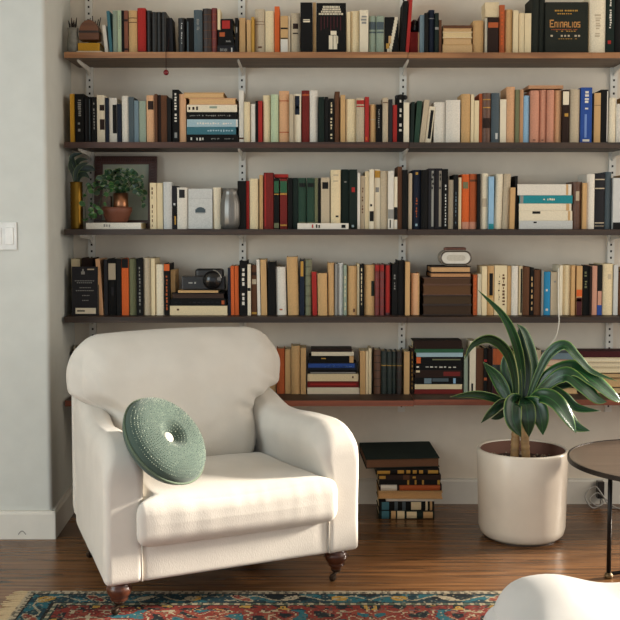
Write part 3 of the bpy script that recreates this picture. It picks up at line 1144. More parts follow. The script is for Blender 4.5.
ROW5B = '''
269.5 275.8 354 tan|short tan|p y=0.02
276.6 284.7 348.7 rust|reddish brown|r
285.2 290.8 349.5 tan|narrow brownish tan|p
291.2 300.2 346 tan|tall tan|r
300.6 306 348 tan|plain tan|p
S|blue and cream stack
H 307.3 359.5 386.4 393 ivory|ivory|p
H 307.5 358.8 379.8 386 dred|dark red|h b=.05,.95,red,.35,.65
H 307.5 358.2 372 379.4 cream|cream|h b=.88,.91,brown,.3,.6
H 308 357 367.6 371.8 black|black|h b=.05,.97,grey,.6,.9
H 308 357 360.4 367.2 navy|navy blue|h t=.35,.95,sky,.4,.6,5 b=.0,.95,blue,.1,.7
H 308.5 354 353 360 black|black orange-ended|h b=.9,.99,tan b=.28,.38,gold,.3,.45
H 311.5 353.8 348.7 352.7 ivory|thin ivory|p
H 311 352 345.4 348.4 dbrown|thin dark brown|p
360 365.6 351 tan|tan|p
365.8 368.2 351 cream|narrow cream|p
368.5 371.4 348.5 cream|taller narrow cream|p
374 380.8 350 brown|first dark ribbed|k ribs=2C2824
381 386.8 351.5 dgreen|second dark ribbed|k b=.66,.68,gold ribs=39433B
387 392 351.8 dgreen|third dark ribbed|k b=.66,.68,gold ribs=39433B
392.2 396.4 351.8 dgreen|fourth dark ribbed|k b=.66,.68,gold ribs=39433B
396.7 402.4 351.8 dbrown|fifth dark ribbed|k b=.66,.68,gold ribs=39433B
404 409.6 351.8 tan|orange-tan|p
410.4 413.8 348 dbrown|narrow brown|p t=.1,.95,gold
S|tall mixed stack
H 414.5 462.6 388.3 393.2 dred|dark red|h
H 414.8 462 383 387.9 cream|cream|p
H 414.5 463 375.8 382.5 black|black blue-printed|h b=.2,.35,steel,.1,.9 b=.37,.7,slate,.1,.6 b=.8,.85,sky,.1,.9
H 415 462.5 368 375.4 dbrown|black and brown|h b=.6,.95,dred,.2,.8 b=.02,.1,cream,.0,.3
H 415 462.5 361 367.6 black|black white-dotted|h t=.03,.9,white,.4,.65,9
H 416 463 354 360.6 black|orange-cornered black|h b=.01,.1,orange b=.35,.95,olive,.3,.5
H 416.5 463 349.3 353.6 lblue|pale blue-grey|p
H 414.8 463.5 345.3 349 bgreen|green|p
H 413 462 336.6 345 dbrown|thick dark brown|h
464 467.8 356 sage|narrow sage|p
469.6 475.8 341 ivory|tall ivory|p b=.05,.2,charcoal,.3,.6
476 483.4 348.5 brown|brown tan-edged|h
483.8 487 348 black|black red-flecked|p b=.7,.75,red b=.3,.36,rust
487.3 491.8 349 dbrown|dark brown|h
492.6 504.6 348 dgreen|wide green|k b=.64,.98,rust b=.0,.18,maroon
506 513 349 dbrown|brown|r
513.4 519 348 cream|cream|p
519.4 526 351 tan|tan|r
526.4 533 348 bgreen|dark green|p
533.4 541 350 beige|beige|r
S|pink and grey stack
H 543 578 387 393 tan|tan|h f=CFAE80
H 544 578 382.5 386.6 dbrown|dark|p
H 543 577 376.3 382 cream|cream|h f=D8C5A0
H 544 577 370.6 376 beige|beige|p
H 543 576 363.4 370.3 cream|wide cream|h f=D8C5A0
H 544 577 356.6 363 salmon|pinkish|h f=D3B59A
H 545 576 349.8 356.2 steel|blue-grey|h
S|maroon-topped stack
H 585 634 386 393 dbrown|dark brown|h f=CFAE80
H 583 634 377 385.6 tan|tan|h f=C6A374
H 584 634 371 376.6 dbrown|brown|h f=C6A374
H 584 634 365.2 370.6 cream|cream|h f=E0D0AE
H 582 634 359.9 365 beige|beige|h f=E0D0AE
H 583 634 354.7 359.6 cream|second cream|h f=E3D6B8
H 574 634 348.2 354.4 maroon|wide maroon|h
'''
BY = [-0.19, -0.19, -0.19, -0.19, -0.108]
r1 = shelf_books(0, ROW1A + ROW1B, BY[0])
r2 = shelf_books(1, ROW2, BY[1])
r3 = shelf_books(2, ROW3A + ROW3B, BY[2])
r4 = shelf_books(3, ROW4A + ROW4B, BY[3])
r5 = shelf_books(4, ROW5A + ROW5B, BY[4])


def loose_flat(level, x0, x1, va, vb, y, color, opts, label, d=0.11, z=None, yaw=0.0):
    """one flat book lying where nothing else of its kind does"""
    rr = random.Random(int(x0 * 10))
    o = parse_opts(opts, rr)
    o['kind'] = o['kind'] or 'p'
    a, b = at_y(x0, vb, y), at_y(x1, va, y)
    z0 = a.z if z is None else z
    th = max(0.006, b.z - a.z)
    bm, mats, pg = make_book(th - 0.0004, b.x - a.x, d, color, o)
    r = thing('book', label, 'book', (a.x, y, z0 + th / 2), (0, math.pi / 2, yaw), 'books on the %s shelf' % LEVEL[level])
    link('cover', bm, mats, r)
    link('pages', pg, mat(hexof(o['page']), 'paper', scale=300, vary=0.12), r)
    return r


def top_of(level, u, v, y):
    return at_y(u, v, y).z


# books lying on top of others
loose_flat(0, 485.4, 499.2, 9.4, 16.9, -0.18, 'cream', 'f=D8C5A0', 'cream book lying on the orange-labelled dark brown book, top shelf, under a like one', 0.09, z=top_of(0, 490, 16.6, -0.19))
loose_flat(0, 485.2, 499.2, 1.6, 9.0, -0.18, 'cream', 'f=D8C5A0', 'cream book at the very top of the two on the orange-labelled brown book', 0.09, z=top_of(0, 490, 9.1, -0.19))
loose_flat(1, 528.5, 563.5, 85.2, 88.6, -0.175, 'peach', 'f=B98A66', 'thin tan book lying across the salmon pink books, second shelf', 0.12, z=top_of(1, 535, 89.0, -0.19) + 0.003)
loose_flat(2, 274.5, 288.2, 174.3, 177.8, -0.17, 'red', '', 'thin bright red book lying on two green-topped books, third shelf', 0.1, z=top_of(2, 280, 177.9, -0.19) + 0.002)
loose_flat(2, 297.5, 348.6, 223.2, 229.2, -0.245, 'white', 'b=.28,.31,red,.2,.8 b=.36,.39,black,.2,.8 b=.41,.44,black,.3,.8 b=.86,.94,black,.25,.8',
           'flat white book lying along the shelf edge before the green books', 0.035, z=SHELF_Z[2] + 0.0003)
loose_flat(2, 86, 141, 222.8, 229.2, -0.225, 'white', 'h t=.32,.46,grey,.2,.7,3', 'flat white book lying under the terracotta bowl', 0.14, z=SHELF_Z[2] + 0.0003)
# slim cream booklet standing on the dark stack
p0, p1 = at_y(217.6, 27, -0.19), at_y(220.2, 9, -0.19)
zt_ = SHELF_Z[0] + at_y(225, 27, -0.19).z - at_y(225, 52, -0.19).z + 0.0008
o = parse_opts('p', random.Random(1))
bm, mats, pg = make_book(p1.x - p0.x, p1.z - zt_, 0.09, 'cream', o)
r = thing('book', 'slim cream booklet standing on the dark stack beside the red-labelled black book', 'book', ((p0.x + p1.x) / 2, -0.19, zt_), (0, 0, 0), 'books on the top shelf')
link('cover', bm, mats, r)
link('pages', pg, mat(hexof(o['page']), 'paper', scale=300, vary=0.12), r)

# covers turned to the room
ART = []
rr = random.Random(9)
for z0, z1, y0, y1, n in ((0.90, 0.94, 0.22, 0.80, 12), (0.855, 0.89, 0.20, 0.82, 12), (0.81, 0.845, 0.16, 0.84, 13), (0.765, 0.80, 0.08, 0.92, 16)):
    for i in range(n):
        w_ = (y1 - y0) / n
        ART.append((y0 + w_ * i, y0 + w_ * (i + rr.uniform(0.6, 0.85)), z0, z1, 'ivory'))
ART += [(0.48, 0.68, 0.37, 0.45, 'ivory'), (0.42, 0.55, 0.09, 0.36, 'ivory'), (0.575, 0.70, 0.09, 0.36, 'ivory'), (0.66, 0.73, 0.20, 0.35, 'ivory')]
for i in range(7):
    ART.append((0.14 + i * 0.11, 0.17 + i * 0.11, 0.46 + 0.03 * (i % 3), 0.73, 'maroon'))
face_book(0, 316.5, 346.0, 2.8, 'black', -0.205, 0.03, '', 'black cover with white title and cream figure, facing out on the top shelf', ART)

ART = []
for z0, z1, y0, y1, n, c in ((0.82, 0.85, 0.18, 0.80, 16, 'gold'), (0.765, 0.785, 0.28, 0.68, 8, 'gold'), (0.46, 0.475, 0.14, 0.76, 18, 'rust'), (0.43, 0.445, 0.25, 0.72, 8, 'gold'), (0.33, 0.365, 0.12, 0.84, 9, 'beige'), (0.285, 0.295, 0.3, 0.75, 8, 'gold')):
    for i in range(n):
        if rr.random() < 0.1:
            continue
        w_ = (y1 - y0) / n
        ART.append((y0 + w_ * i, y0 + w_ * (i + rr.uniform(0.5, 0.8)), z0, z1, c))
GC = 'C08A4E'


def letter(x, w_, z0, z1, strokes):
    return [(x + w_ * a, x + w_ * b, z0 + (z1 - z0) * c, z0 + (z1 - z0) * d, GC) for a, b, c, d in strokes]


ST = {'E': [(0, .25, 0, 1), (0, 1, .85, 1), (0, .8, .42, .57), (0, 1, 0, .15)], 'n': [(0, .25, 0, 1), (0, 1, .8, 1), (.75, 1, 0, 1)],
      'i': [(.3, .6, 0, 1)], 'A': [(0, .25, 0, .85), (.75, 1, 0, .85), (.15, .85, .85, 1), (.2, .8, .4, .55)], 'L': [(0, .28, 0, 1), (0, 1, 0, .17)],
      'o': [(0, .25, .1, .9), (.75, 1, .1, .9), (.15, .85, .84, 1), (.15, .85, 0, .16)], 's': [(0, 1, .84, 1), (0, .3, .5, .9), (0, 1, .42, .58), (.7, 1, .1, .5), (0, 1, 0, .16)]}
x = 0.10
for ch, w_, tall in (('E', .11, .66), ('n', .085, .62), ('i', .05, .62), ('n', .085, .62), ('A', .10, .62), ('L', .08, .62), ('i', .05, .62), ('o', .085, .62), ('s', .08, .62)):
    ART += letter(x, w_ * 0.85, 0.51, tall, ST[ch])
    x += w_
face_book(0, 545.8, 588.6, 2, 'cover', -0.205, 0.03, '', 'dark green cover with gold lettering, facing out on the top shelf', ART)
ART = []
for i in range(11):
    k = i / 10
    ART.append((0.30 + 0.42 * k, 0.50 + 0.47 * k, 0.06 + 0.085 * i, 0.15 + 0.085 * i, 'ivory'))
ART += [(0.10, 0.34, 0.16, 0.30, 'gold'), (0.18, 0.40, 0.06, 0.18, 'ivory'), (0.28, 0.48, 0.30, 0.50, 'tan')]
face_book(0, 384.8, 398.6, 17, 'black', -0.185, 0.02, '', 'small black cover with a white lily shape, leaning on the top shelf', ART)
ART = [(0.02, 0.98, 0.76, 0.765, 'grey')]
for i in range(9):
    hgt = 0.10 * math.sqrt(max(0, 1 - ((i - 4) / 4.6) ** 2))
    ART.append((0.29 + i * 0.047, 0.337 + i * 0.047, 0.40, 0.44 + hgt, 'slate'))
ART.append((0.31, 0.69, 0.375, 0.385, 'grey'))
face_book(2, 188.2, 212.3, 189, 'pgrey', -0.2, 0.022, '', 'pale grey cover with a dark teal half-round mark, third shelf', ART)
ART = [(0.36, 0.50, 0.84, 0.90, 'grey'), (0.40, 0.46, 0.90, 0.95, 'grey'), (0.60, 0.86, 0.93, 0.955, 'beige'), (0.14, 0.92, 0.035, 0.155, 'ivory')]
for z0, y0, y1, n in ((0.70, 0.12, 0.88, 12), (0.66, 0.2, 0.8, 8), (0.56, 0.3, 0.75, 7), (0.5, 0.16, 0.86, 10), (0.40, 0.4, 0.7, 5), (0.3, 0.4, 0.66, 4)):
    for i in range(n):
        w_ = (y1 - y0) / n
        ART.append((y0 + w_ * i, y0 + w_ * (i + 0.6), z0, z0 + 0.018, 'grey'))
ART.append((0.2, 0.5, 0.08, 0.11, 'charcoal'))
face_book(3, 71.5, 97.6, 267, 'charcoal', -0.215, 0.022, '', 'charcoal cover with faint lettering and white foot strip, fourth shelf', ART)

# labels of the shelf books, from what stands on either side
short = lambda e: (e['desc'] if e['kind'] != 'stack' else e['name'])
seen = {}
for r, desc, where, lv, row in BOOK_ROOTS:
    L = LEVEL[lv]
    if isinstance(where, dict):
        n = where['books']
        i = r.get('_i', None)
        if i is None:
            i = sum(1 for q in BOOK_ROOTS if q[2] is where and q[0] is not r and BOOK_ROOTS.index(q) < BOOK_ROOTS.index((r, desc, where, lv, row)))
        st = 'the %s on the %s shelf' % (where['name'], L)
        if i == 0:
            lab = '%s book lying lowest in %s' % (desc, st)
        elif i == len(n) - 1:
            lab = '%s book lying topmost in %s' % (desc, st)
        else:
            lab = '%s book in the %s, between %s and %s' % (desc, where['name'], n[i - 1], n[i + 1])
    else:
        a = short(row[where - 1]) if where > 0 else None
        b = short(row[where + 1]) if where + 1 < len(row) else None
        if a and b:
            lab = '%s book, %s shelf, between the %s and %s' % (desc, L, a, b)
        elif b:
            lab = '%s book first on the %s shelf, beside the %s' % (desc, L, b)
        else:
            lab = '%s book last on the %s shelf, beside the %s' % (desc, L, a)
    r['label'] = lab
    if '_k' in r:
        del r['_k']
    seen.setdefault(lab, []).append(r)
for k, v in seen.items():
    if len(v) > 1 or len(k.split()) > 16:
        print('LABEL CHECK', len(v), len(k.split()), k)

# ------------------------------------------------------------------ things among the books
def on_shelf(u, level, y):
    p = at_y(u, SHELF_V[level], y)
    return Vector((p.x, y, SHELF_Z[level]))


def px(n, y):
    """metres covered by n picture pixels at depth y"""
    return n * (y + DIST) / F_PX


# top shelf, alcove end: jar with dark sticks, round wooden box
b = on_shelf(73.3, 0, -0.17)
t = thing('jar', 'grey stoneware jar holding dark sticks, in the shelf corner', 'jar', b)
bm = bmesh.new()
lathe(bm, [(0.0, 0.0), (0.021, 0.0), (0.024, 0.03), (0.022, 0.05), (0.019, 0.085), (0.021, 0.105), (0.018, 0.105), (0.016, 0.09), (0.0, 0.085)], 28, caps=False)
link('vessel', bm, mat('77746A', 'ceramic', vary=0.25, scale=60), t, smooth=True)
bm = bmesh.new()
for k, (dx, dy) in enumerate(((-0.010, 0.0), (-0.004, 0.006), (0.003, -0.004), (0.008, 0.003))):
    tube(bm, [(dx, dy, 0.087), (dx * 1.3, dy, 0.12), (dx * 1.8, dy * 1.4, 0.135 + 0.012 * (k % 2))], [0.003, 0.004, 0.001], 6)
link('sticks', bm, mat('2E2721', 'paper'), t)
zb = SHELF_Z[0] + (at_y(90, 39.5, -0.19).z - SHELF_Z[0])
b = at_y(90.5, 39.3, -0.155); b.z = zb + 0.001
t = thing('wooden_box', 'round-topped brown wooden box resting on the yellow book', 'box', b)
hw = px(9.6, -0.155)
prof = [(-hw, 0), (hw, 0)] + [(hw * math.cos(math.pi * k / 14) * (1 if k else 1), 0.030 + 0.045 * math.sin(math.pi * k / 14)) for k in range(15)]


def side_prism(poly, y0, y1):
    bm = bmesh.new()
    a = [bm.verts.new((x, y0, z)) for x, z in poly]
    c = [bm.verts.new((x, y1, z)) for x, z in poly]
    bm.faces.new(a); bm.faces.new(c[::-1])
    for i in range(len(poly)):
        j = (i + 1) % len(poly)
        bm.faces.new((a[i], c[i], c[j], a[j]))
    return bm


link('body', side_prism(prof, -0.03, 0.03), mat('6E4428', 'wood', vary=0.3), t)
bm = bmesh.new(); box(bm, -hw - 0.001, hw + 0.001, -0.032, 0.032, 0.026, 0.034)
link('band', bm, mat('2B1D15', 'wood'), t)
b = on_shelf(93, 0, -0.06)
t = thing('dried_stems', 'dark dried stems standing behind the round-topped wooden box', 'dried plant', b)
bm = bmesh.new()
for k in range(7):
    a = (k - 3) * 0.006
    tube(bm, [(a * 0.4, 0, 0.0), (a, 0.0, 0.1), (a * 1.8, 0.004 * (k % 3), 0.155 + 0.012 * ((k * 5) % 4) / 2)], [0.002, 0.003, 0.0015], 6)
link('stems', bm, mat('241E1A', 'paper'), t)
bm = bmesh.new(); lathe(bm, [(0, 0), (0.016, 0), (0.018, 0.07), (0.013, 0.08), (0, 0.08)], 20, caps=False)
link('vase', bm, mat('3A332C', 'ceramic'), t, smooth=True)

# short red box, black ball on it
b = on_shelf(414.6, 0, -0.165)
t = thing('red_box', 'short dark red box with a cream edge, top shelf', 'box', b)
h = at_y(414, 32, -0.165).z - SHELF_Z[0]
w_ = px(4.9, -0.165)
link('body', bbox_bm(-w_, w_ - 0.006, 0, 0.10, 0, h, bev=0.002), mat('7A2320', 'cloth'), t)
link('edge', bbox_bm(w_ - 0.006, w_, 0.001, 0.099, 0.001, h - 0.001), mat('C9A67C', 'paper'), t)
t = thing('black_ball', 'black rounded pot resting on the short red box', 'ornament', (b.x + 0.004, b.y + 0.05, SHELF_Z[0] + h))
bm = bmesh.new(); lathe(bm, [(0, 0), (0.012, 0), (0.0175, 0.016), (0.018, 0.032), (0.014, 0.048), (0.006, 0.056), (0, 0.057)], 28, caps=False)
link('ball', bm, mat('1E1B1B', 'gloss'), t, smooth=True)

# bead bookmark hanging over the top shelf's edge
p = at_y(166, 50, -0.264)
q = at_y(166, 72.5, -0.266)
t = thing('bookmark', 'dark cord with a red bead hanging over the top shelf edge', 'bookmark', (p.x, -0.264, SHELF_Z[0] + 0.003))
bm = bmesh.new()
tube(bm, spline([(0.001, 0.08, 0.06), (0.0, 0.035, 0.003), (0, 0.0, 0.002), (0, -0.002, -0.01), (0, -0.002, q.z - SHELF_Z[0] + 0.006)], 6), 0.0013, 6)
link('cord', bm, mat('2A1614', 'cloth'), t)
bm = bmesh.new(); bmesh.ops.create_uvsphere(bm, u_segments=16, v_segments=12, radius=0.0105)
link('bead', bm, mat('6A1018', 'gloss', rough=0.15), t, smooth=True, loc=(0, -0.002, q.z - SHELF_Z[0] - 0.003))

# black coiled headphones lying on the second shelf's books
p = at_y(401, 99.5, -0.15)
t = thing('headphones', 'black headphones lying on top of the black white-printed book', 'headphones', (p.x, p.y, p.z))
t.scale = (0.72, 0.72, 0.72)
bm = bmesh.new()
tube(bm, [(0.026 * math.cos(a * math.pi / 16) * -1, 0, 0.004 + 0.020 * math.sin(a * math.pi / 16)) for a in range(17)], 0.004, 8)
link('headband', bm, mat('1B1918', 'leather'), t, smooth=True)
for s in (-1, 1):
    bm = bmesh.new(); lathe(bm, [(0, -0.008), (0.011, -0.008), (0.013, 0), (0.011, 0.008), (0, 0.008)], 20, caps=False)
    link('ear_cup', bm, mat('211E1C', 'leather'), t, smooth=True, loc=(s * 0.022, 0, 0.011), rot=(math.pi / 2, 0, 0))

# third shelf: picture frame, brass vase, plant in copper pot on a bowl, trailing plant, glass jar
p0, p1 = at_y(95, 229, -0.05), at_y(157, 156, -0.03)
w_, h = p1.x - p0.x, p1.z - SHELF_Z[2]
t = thing('picture_frame', 'dark brown carved frame with a grey-green picture, leaning behind the plant', 'picture frame', (p0.x, -0.07, SHELF_Z[2] + 0.001), (-0.16, 0, 0))
fw = px(8, -0.05)
bm = bmesh.new()
for (a0, a1, c0, c1) in ((0, w_, 0, fw), (0, w_, h - fw, h), (0, fw, fw, h - fw), (w_ - fw, w_, fw, h - fw)):
    box(bm, a0, a1, -0.012, 0.006, c0, c1)
n = 26
for i in range(n):
    for zc in (fw * 0.5, h - fw * 0.5):
        box(bm, w_ * (i + 0.15) / n, w_ * (i + 0.85) / n, -0.0155, -0.012, zc - fw * 0.22, zc + fw * 0.22)
    for xc in (fw * 0.5, w_ - fw * 0.5):
        box(bm, xc - fw * 0.22, xc + fw * 0.22, -0.0155, -0.012, h * (i + 0.15) / n, h * (i + 0.85) / n)
link('moulding', bm, mat('4A2A20', 'wood', rough=0.4), t)
link('picture', bbox_bm(fw * 0.9, w_ - fw * 0.9, -0.004, 0.004, fw * 0.9, h - fw * 0.9), mat('9EA291', 'paper', scale=5, vary=0.25), t)

b = on_shelf(77, 2, -0.15)
t = thing('brass_vase', 'tall brass cylinder vase with dark leaves, against the side wall', 'vase', b)
h = at_y(77, 182, -0.15).z - SHELF_Z[2]
r_ = px(6.1, -0.15)
bm = bmesh.new()
pr = [(0, 0.0), (r_, 0.0)]
for k in range(24):
    z_ = 0.004 + (h - 0.008) * k / 23
    pr.append((r_ + (0.0006 if k % 2 else -0.0004), z_))
pr += [(r_ + 0.0008, h), (r_ - 0.002, h), (r_ - 0.003, h - 0.03), (0, h - 0.03)]
lathe(bm, pr, 36, caps=False)
link('vessel', bm, mat('7E5E24', 'metal', rough=0.36, metal=1.0), t, smooth=True)
LEAF_DARK = leaf_material('dark_leaf', '1F332A', '3A5244')
bm = bmesh.new(); uvl = bm.loops.layers.uv.new('blade')
for pts, w2 in (([(0, 0, h - 0.03), (-0.006, 0.01, h + 0.05), (0.012, 0.0, h + 0.085), (0.05, -0.01, h + 0.088)], 0.022),
                ([(0, 0, h - 0.03), (0.0, -0.01, h + 0.03), (0.02, -0.015, h + 0.062), (0.055, -0.02, h + 0.075)], 0.020),
                ([(0, 0, h - 0.03), (-0.008, 0.0, h + 0.06), (-0.015, 0.0, h + 0.10), (0.03, 0.01, h + 0.115)], 0.022),
                ([(0, 0, h - 0.03), (0.01, 0.0, h + 0.02), (0.035, -0.012, h + 0.03), (0.058, -0.02, h + 0.012)], 0.024),
                ([(0, 0, h - 0.03), (0.006, 0.02, h + 0.04), (0.045, 0.03, h + 0.055), (0.07, 0.03, h + 0.045)], 0.03),
                ([(0, 0, h - 0.03), (-0.01, 0.0, h + 0.03), (-0.02, -0.01, h + 0.06), (-0.018, -0.02, h + 0.095)], 0.02)):
    leaf_bm(bm, pts, w2, 0.2, uvl=uvl, n=6)
link('leaves', bm, LEAF_DARK, t)

zt = SHELF_Z[2] + 0.0003 + at_y(100, 222.8, -0.225).z - at_y(100, 229.2, -0.225).z
b = at_y(117, 222, -0.155); b.z = zt + 0.0005
t = thing('terracotta_bowl', 'shallow terracotta bowl standing on the flat white book', 'bowl', b)
r_ = px(15.0, -0.155)
bm = bmesh.new()
lathe(bm, [(0, 0), (r_ * 0.62, 0), (r_ * 0.72, 0.006), (r_ * 0.92, 0.035), (r_, 0.046), (r_, 0.060), (r_ * 0.93, 0.060), (r_ * 0.86, 0.046), (0, 0.040)], 40, caps=False)
link('bowl', bm, mat('70402C', 'ceramic', rough=0.6), t, smooth=True)
bm = bmesh.new(); lathe(bm, [(0, 0.041), (r_ * 0.86, 0.047), (r_ * 0.3, 0.052), (0, 0.053)], 24, caps=False)
link('soil', bm, mat('2A211B', 'cloth'), t, smooth=True)
t2 = thing('copper_pot', 'small shiny copper pot with a trailing green plant, standing in the terracotta bowl', 'potted plant', (at_y(121, 200, -0.155).x, -0.158, b.z + 0.0545))
r_ = px(7.5, -0.155); h = px(15.5, -0.155)
bm = bmesh.new(); lathe(bm, [(0, 0), (r_ * 0.94, 0), (r_, 0.004), (r_, h), (r_ - 0.002, h), (r_ - 0.003, h - 0.008), (0, h - 0.008)], 40, caps=False)
link('pot', bm, mat('9A6A4C', 'metal', rough=0.3, metal=0.9), t2, smooth=True)
t3 = thing('wooden_pot', 'small brown wooden pot beside the copper pot in the bowl', 'pot', (at_y(106.2, 200, -0.14).x + 0.003, -0.138, b.z + 0.052))
link('body', bbox_bm(-0.018, 0.018, -0.018, 0.018, 0, 0.052, bev=0.003), mat('5E4630', 'wood'), t3)
GREEN1 = leaf_material('small_leaf', '24402A', '38583A')
rl = random.Random(11)


def leafy(bm, bmS, uvl, start, path, nl, size):
    c = spline([start] + path, 8)
    tube(bmS, c, 0.0011, 5)
    for i in range(nl):
        p = c[int((0.15 + 0.85 * i / max(1, nl - 1)) * (len(c) - 1))]
        a = rl.uniform(0, 6.28)
        d = Vector((math.cos(a), -abs(math.sin(a)) * 0.8, rl.uniform(-0.2, 0.7))).normalized()
        s = size * rl.uniform(0.75, 1.25)
        leaf_bm(bm, [p, p + d * s * 0.5, p + d * s + Vector((0, 0, -s * 0.2))], s * 0.8, 0.15, uvl=uvl, n=4, roll=rl.uniform(-0.5, 0.5))


bm = bmesh.new(); uvl = bm.loops.layers.uv.new('blade'); bS = bmesh.new()
for k in range(13):
    a = -0.3 + 3.7 * k / 12
    top = Vector((math.cos(a) * rl.uniform(0.04, 0.08), rl.uniform(-0.05, 0.03), h + 0.035 + math.sin(a) * 0.055))
    end = top + Vector((math.cos(a) * 0.03, -0.012, -0.03 * rl.random()))
    leafy(bm, bS, uvl, Vector((0, 0, h - 0.01)), [top * 0.6 + Vector((0, 0, h * 0.45)), top, end], 8, 0.024)
leafy(bm, bS, uvl, Vector((0, 0, h - 0.01)), [(0.05, -0.01, h + 0.05), (0.085, -0.02, h + 0.035), (0.09, -0.02, h - 0.02), (0.085, -0.02, h - 0.055)], 9, 0.022)
link('stems', bS, mat('3E5636', 'paper'), t2)
link('leaves', bm, GREEN1, t2)
bm = bmesh.new(); uvl = bm.loops.layers.uv.new('blade'); bS = bmesh.new()
for pts in ([(-0.03, -0.02, h + 0.03), (-0.09, -0.05, h + 0.02), (-0.105, -0.06, -0.02), (-0.10, -0.06, -0.03)], [(-0.04, -0.03, h + 0.02), (-0.085, -0.07, 0.0), (-0.10, -0.068, -0.02), (-0.11, -0.068, -0.035)],
            [(-0.03, 0.0, h + 0.05), (-0.10, -0.03, h + 0.04), (-0.13, -0.04, h - 0.005), (-0.128, -0.05, -0.04)], [(-0.02, -0.03, h + 0.03), (-0.06, -0.07, 0.01), (-0.085, -0.068, -0.02), (-0.095, -0.068, -0.035)]):
    leafy(bm, bS, uvl, Vector((0, 0, h - 0.01)), [Vector(q) for q in pts], 9, 0.024)
link('trailing_stems', bS, mat('3E5636', 'paper'), t2)
link('trailing_leaves', bm, leaf_material('fresh_leaf', '2F5A30', '5A8446'), t2)

b = on_shelf(230.5, 2, -0.185)
t = thing('glass_jar', 'ribbed silvery glass jar beside the pale grey cover, third shelf', 'jar', b)
h = at_y(230.5, 188.5, -0.185).z - SHELF_Z[2]
r_ = px(10.3, -0.185)
gm = bpy.data.materials.new('mercury_glass'); gm.use_nodes = True
gb = gm.node_tree.nodes['Principled BSDF']
gt = gm.node_tree.nodes.new('ShaderNodeTexNoise'); gt.inputs['Scale'].default_value = 60
gr = gm.node_tree.nodes.new('ShaderNodeValToRGB')
gr.color_ramp.elements[0].color, gr.color_ramp.elements[1].color = (0.09, 0.085, 0.075, 1), (0.26, 0.245, 0.22, 1)
gm.node_tree.links.new(gt.outputs['Fac'], gr.inputs['Fac']); gm.node_tree.links.new(gr.outputs['Color'], gb.inputs['Base Color'])
gb.inputs['Metallic'].default_value, gb.inputs['Roughness'].default_value = 0.45, 0.30
bm = bmesh.new()
prof = [(0.0, 0.0), (r_ * 0.78, 0.0), (r_ * 0.97, 0.02), (r_, 0.06), (r_ * 0.98, h * 0.62), (r_ * 0.8, h * 0.82), (r_ * 0.72, h * 0.9), (r_ * 0.8, h), (r_ * 0.72, h), (r_ * 0.66, h * 0.9), (r_ * 0.7, h * 0.8), (0, h * 0.7)]
lathe(bm, prof, 48, caps=False)
for v in bm.verts:
    a = math.atan2(v.co.y, v.co.x)
    if v.co.length > 0.005:
        k = 1 + 0.02 * math.cos(12 * a)
        v.co.x *= k; v.co.y *= k
link('vessel', bm, gm, t, smooth=True)

# fourth shelf: film camera on the dark stack, small radio on the brown stack
zc = at_y(200, 290.4, -0.19).z
p = at_y(203, 290, -0.16)
t = thing('film_camera', 'old black film camera lying on the low dark stack of books', 'camera', (p.x, -0.15, zc + 0.0008))
BK = mat('201E1D', 'leather', rough=0.45)
kx = px(1, -0.15)
link('body', bbox_bm(-21 * kx, 22 * kx, -0.025, 0.035, 0, 13.5 * kx, bev=0.005), BK, t)
bm = rbox((28 * kx, 0.06, 9 * kx), 0.011, 14, (6.5 * kx, 0.004, 16.5 * kx))
link('top_housing', bm, BK, t, smooth=True)
bm = bmesh.new(); lathe(bm, [(0, -0.03), (9 * kx * 1, -0.03), (9.3 * kx, -0.01), (8 * kx, 0.0), (0, 0.0)], 32, caps=False)
link('lens', bm, mat('161515', 'gloss', rough=0.2), t, smooth=True, loc=(10 * kx, -0.024, 10 * kx), rot=(-math.pi / 2, 0, 0))
bm = bmesh.new()
tube(bm, [(10 * kx + 9.2 * kx * math.cos(a), -0.052, 11 * kx + 9.2 * kx * math.sin(a)) for a in [0.15 + 1.3 * i / 10 for i in range(11)]], 0.0022, 6)
link('lens_arc', bm, mat('8E8C86', 'metal', metal=0.6), t)  # pale grey arc along the upper side of the lens only
bm = bmesh.new(); box(bm, -14 * kx, -10 * kx, -0.0262, -0.024, 6.5 * kx, 7.6 * kx); box(bm, -8.2 * kx, -6.6 * kx, -0.0262, -0.024, 6.2 * kx, 8 * kx)
link('badge', bm, mat('A9A59A', 'metal', metal=0.4), t)

p = at_y(455.4, 265.6, -0.15)
t = thing('radio', 'small cream oval radio with a brown strap, standing on the brown stack', 'radio', (p.x, -0.145, at_y(455, 265.8, -0.17).z + 0.001))
kx = px(1, -0.145)
hw, hh = 16 * kx, 7.6 * kx


def stadium(hw, hh, n=12):
    pts = []
    for i in range(n + 1):
        a = -math.pi / 2 + math.pi * i / n
        pts.append((hw - hh + hh * math.cos(a), hh + hh * math.sin(a)))
    for i in range(n + 1):
        a = math.pi / 2 + math.pi * i / n
        pts.append((-(hw - hh) + hh * math.cos(a), hh + hh * math.sin(a)))
    return pts


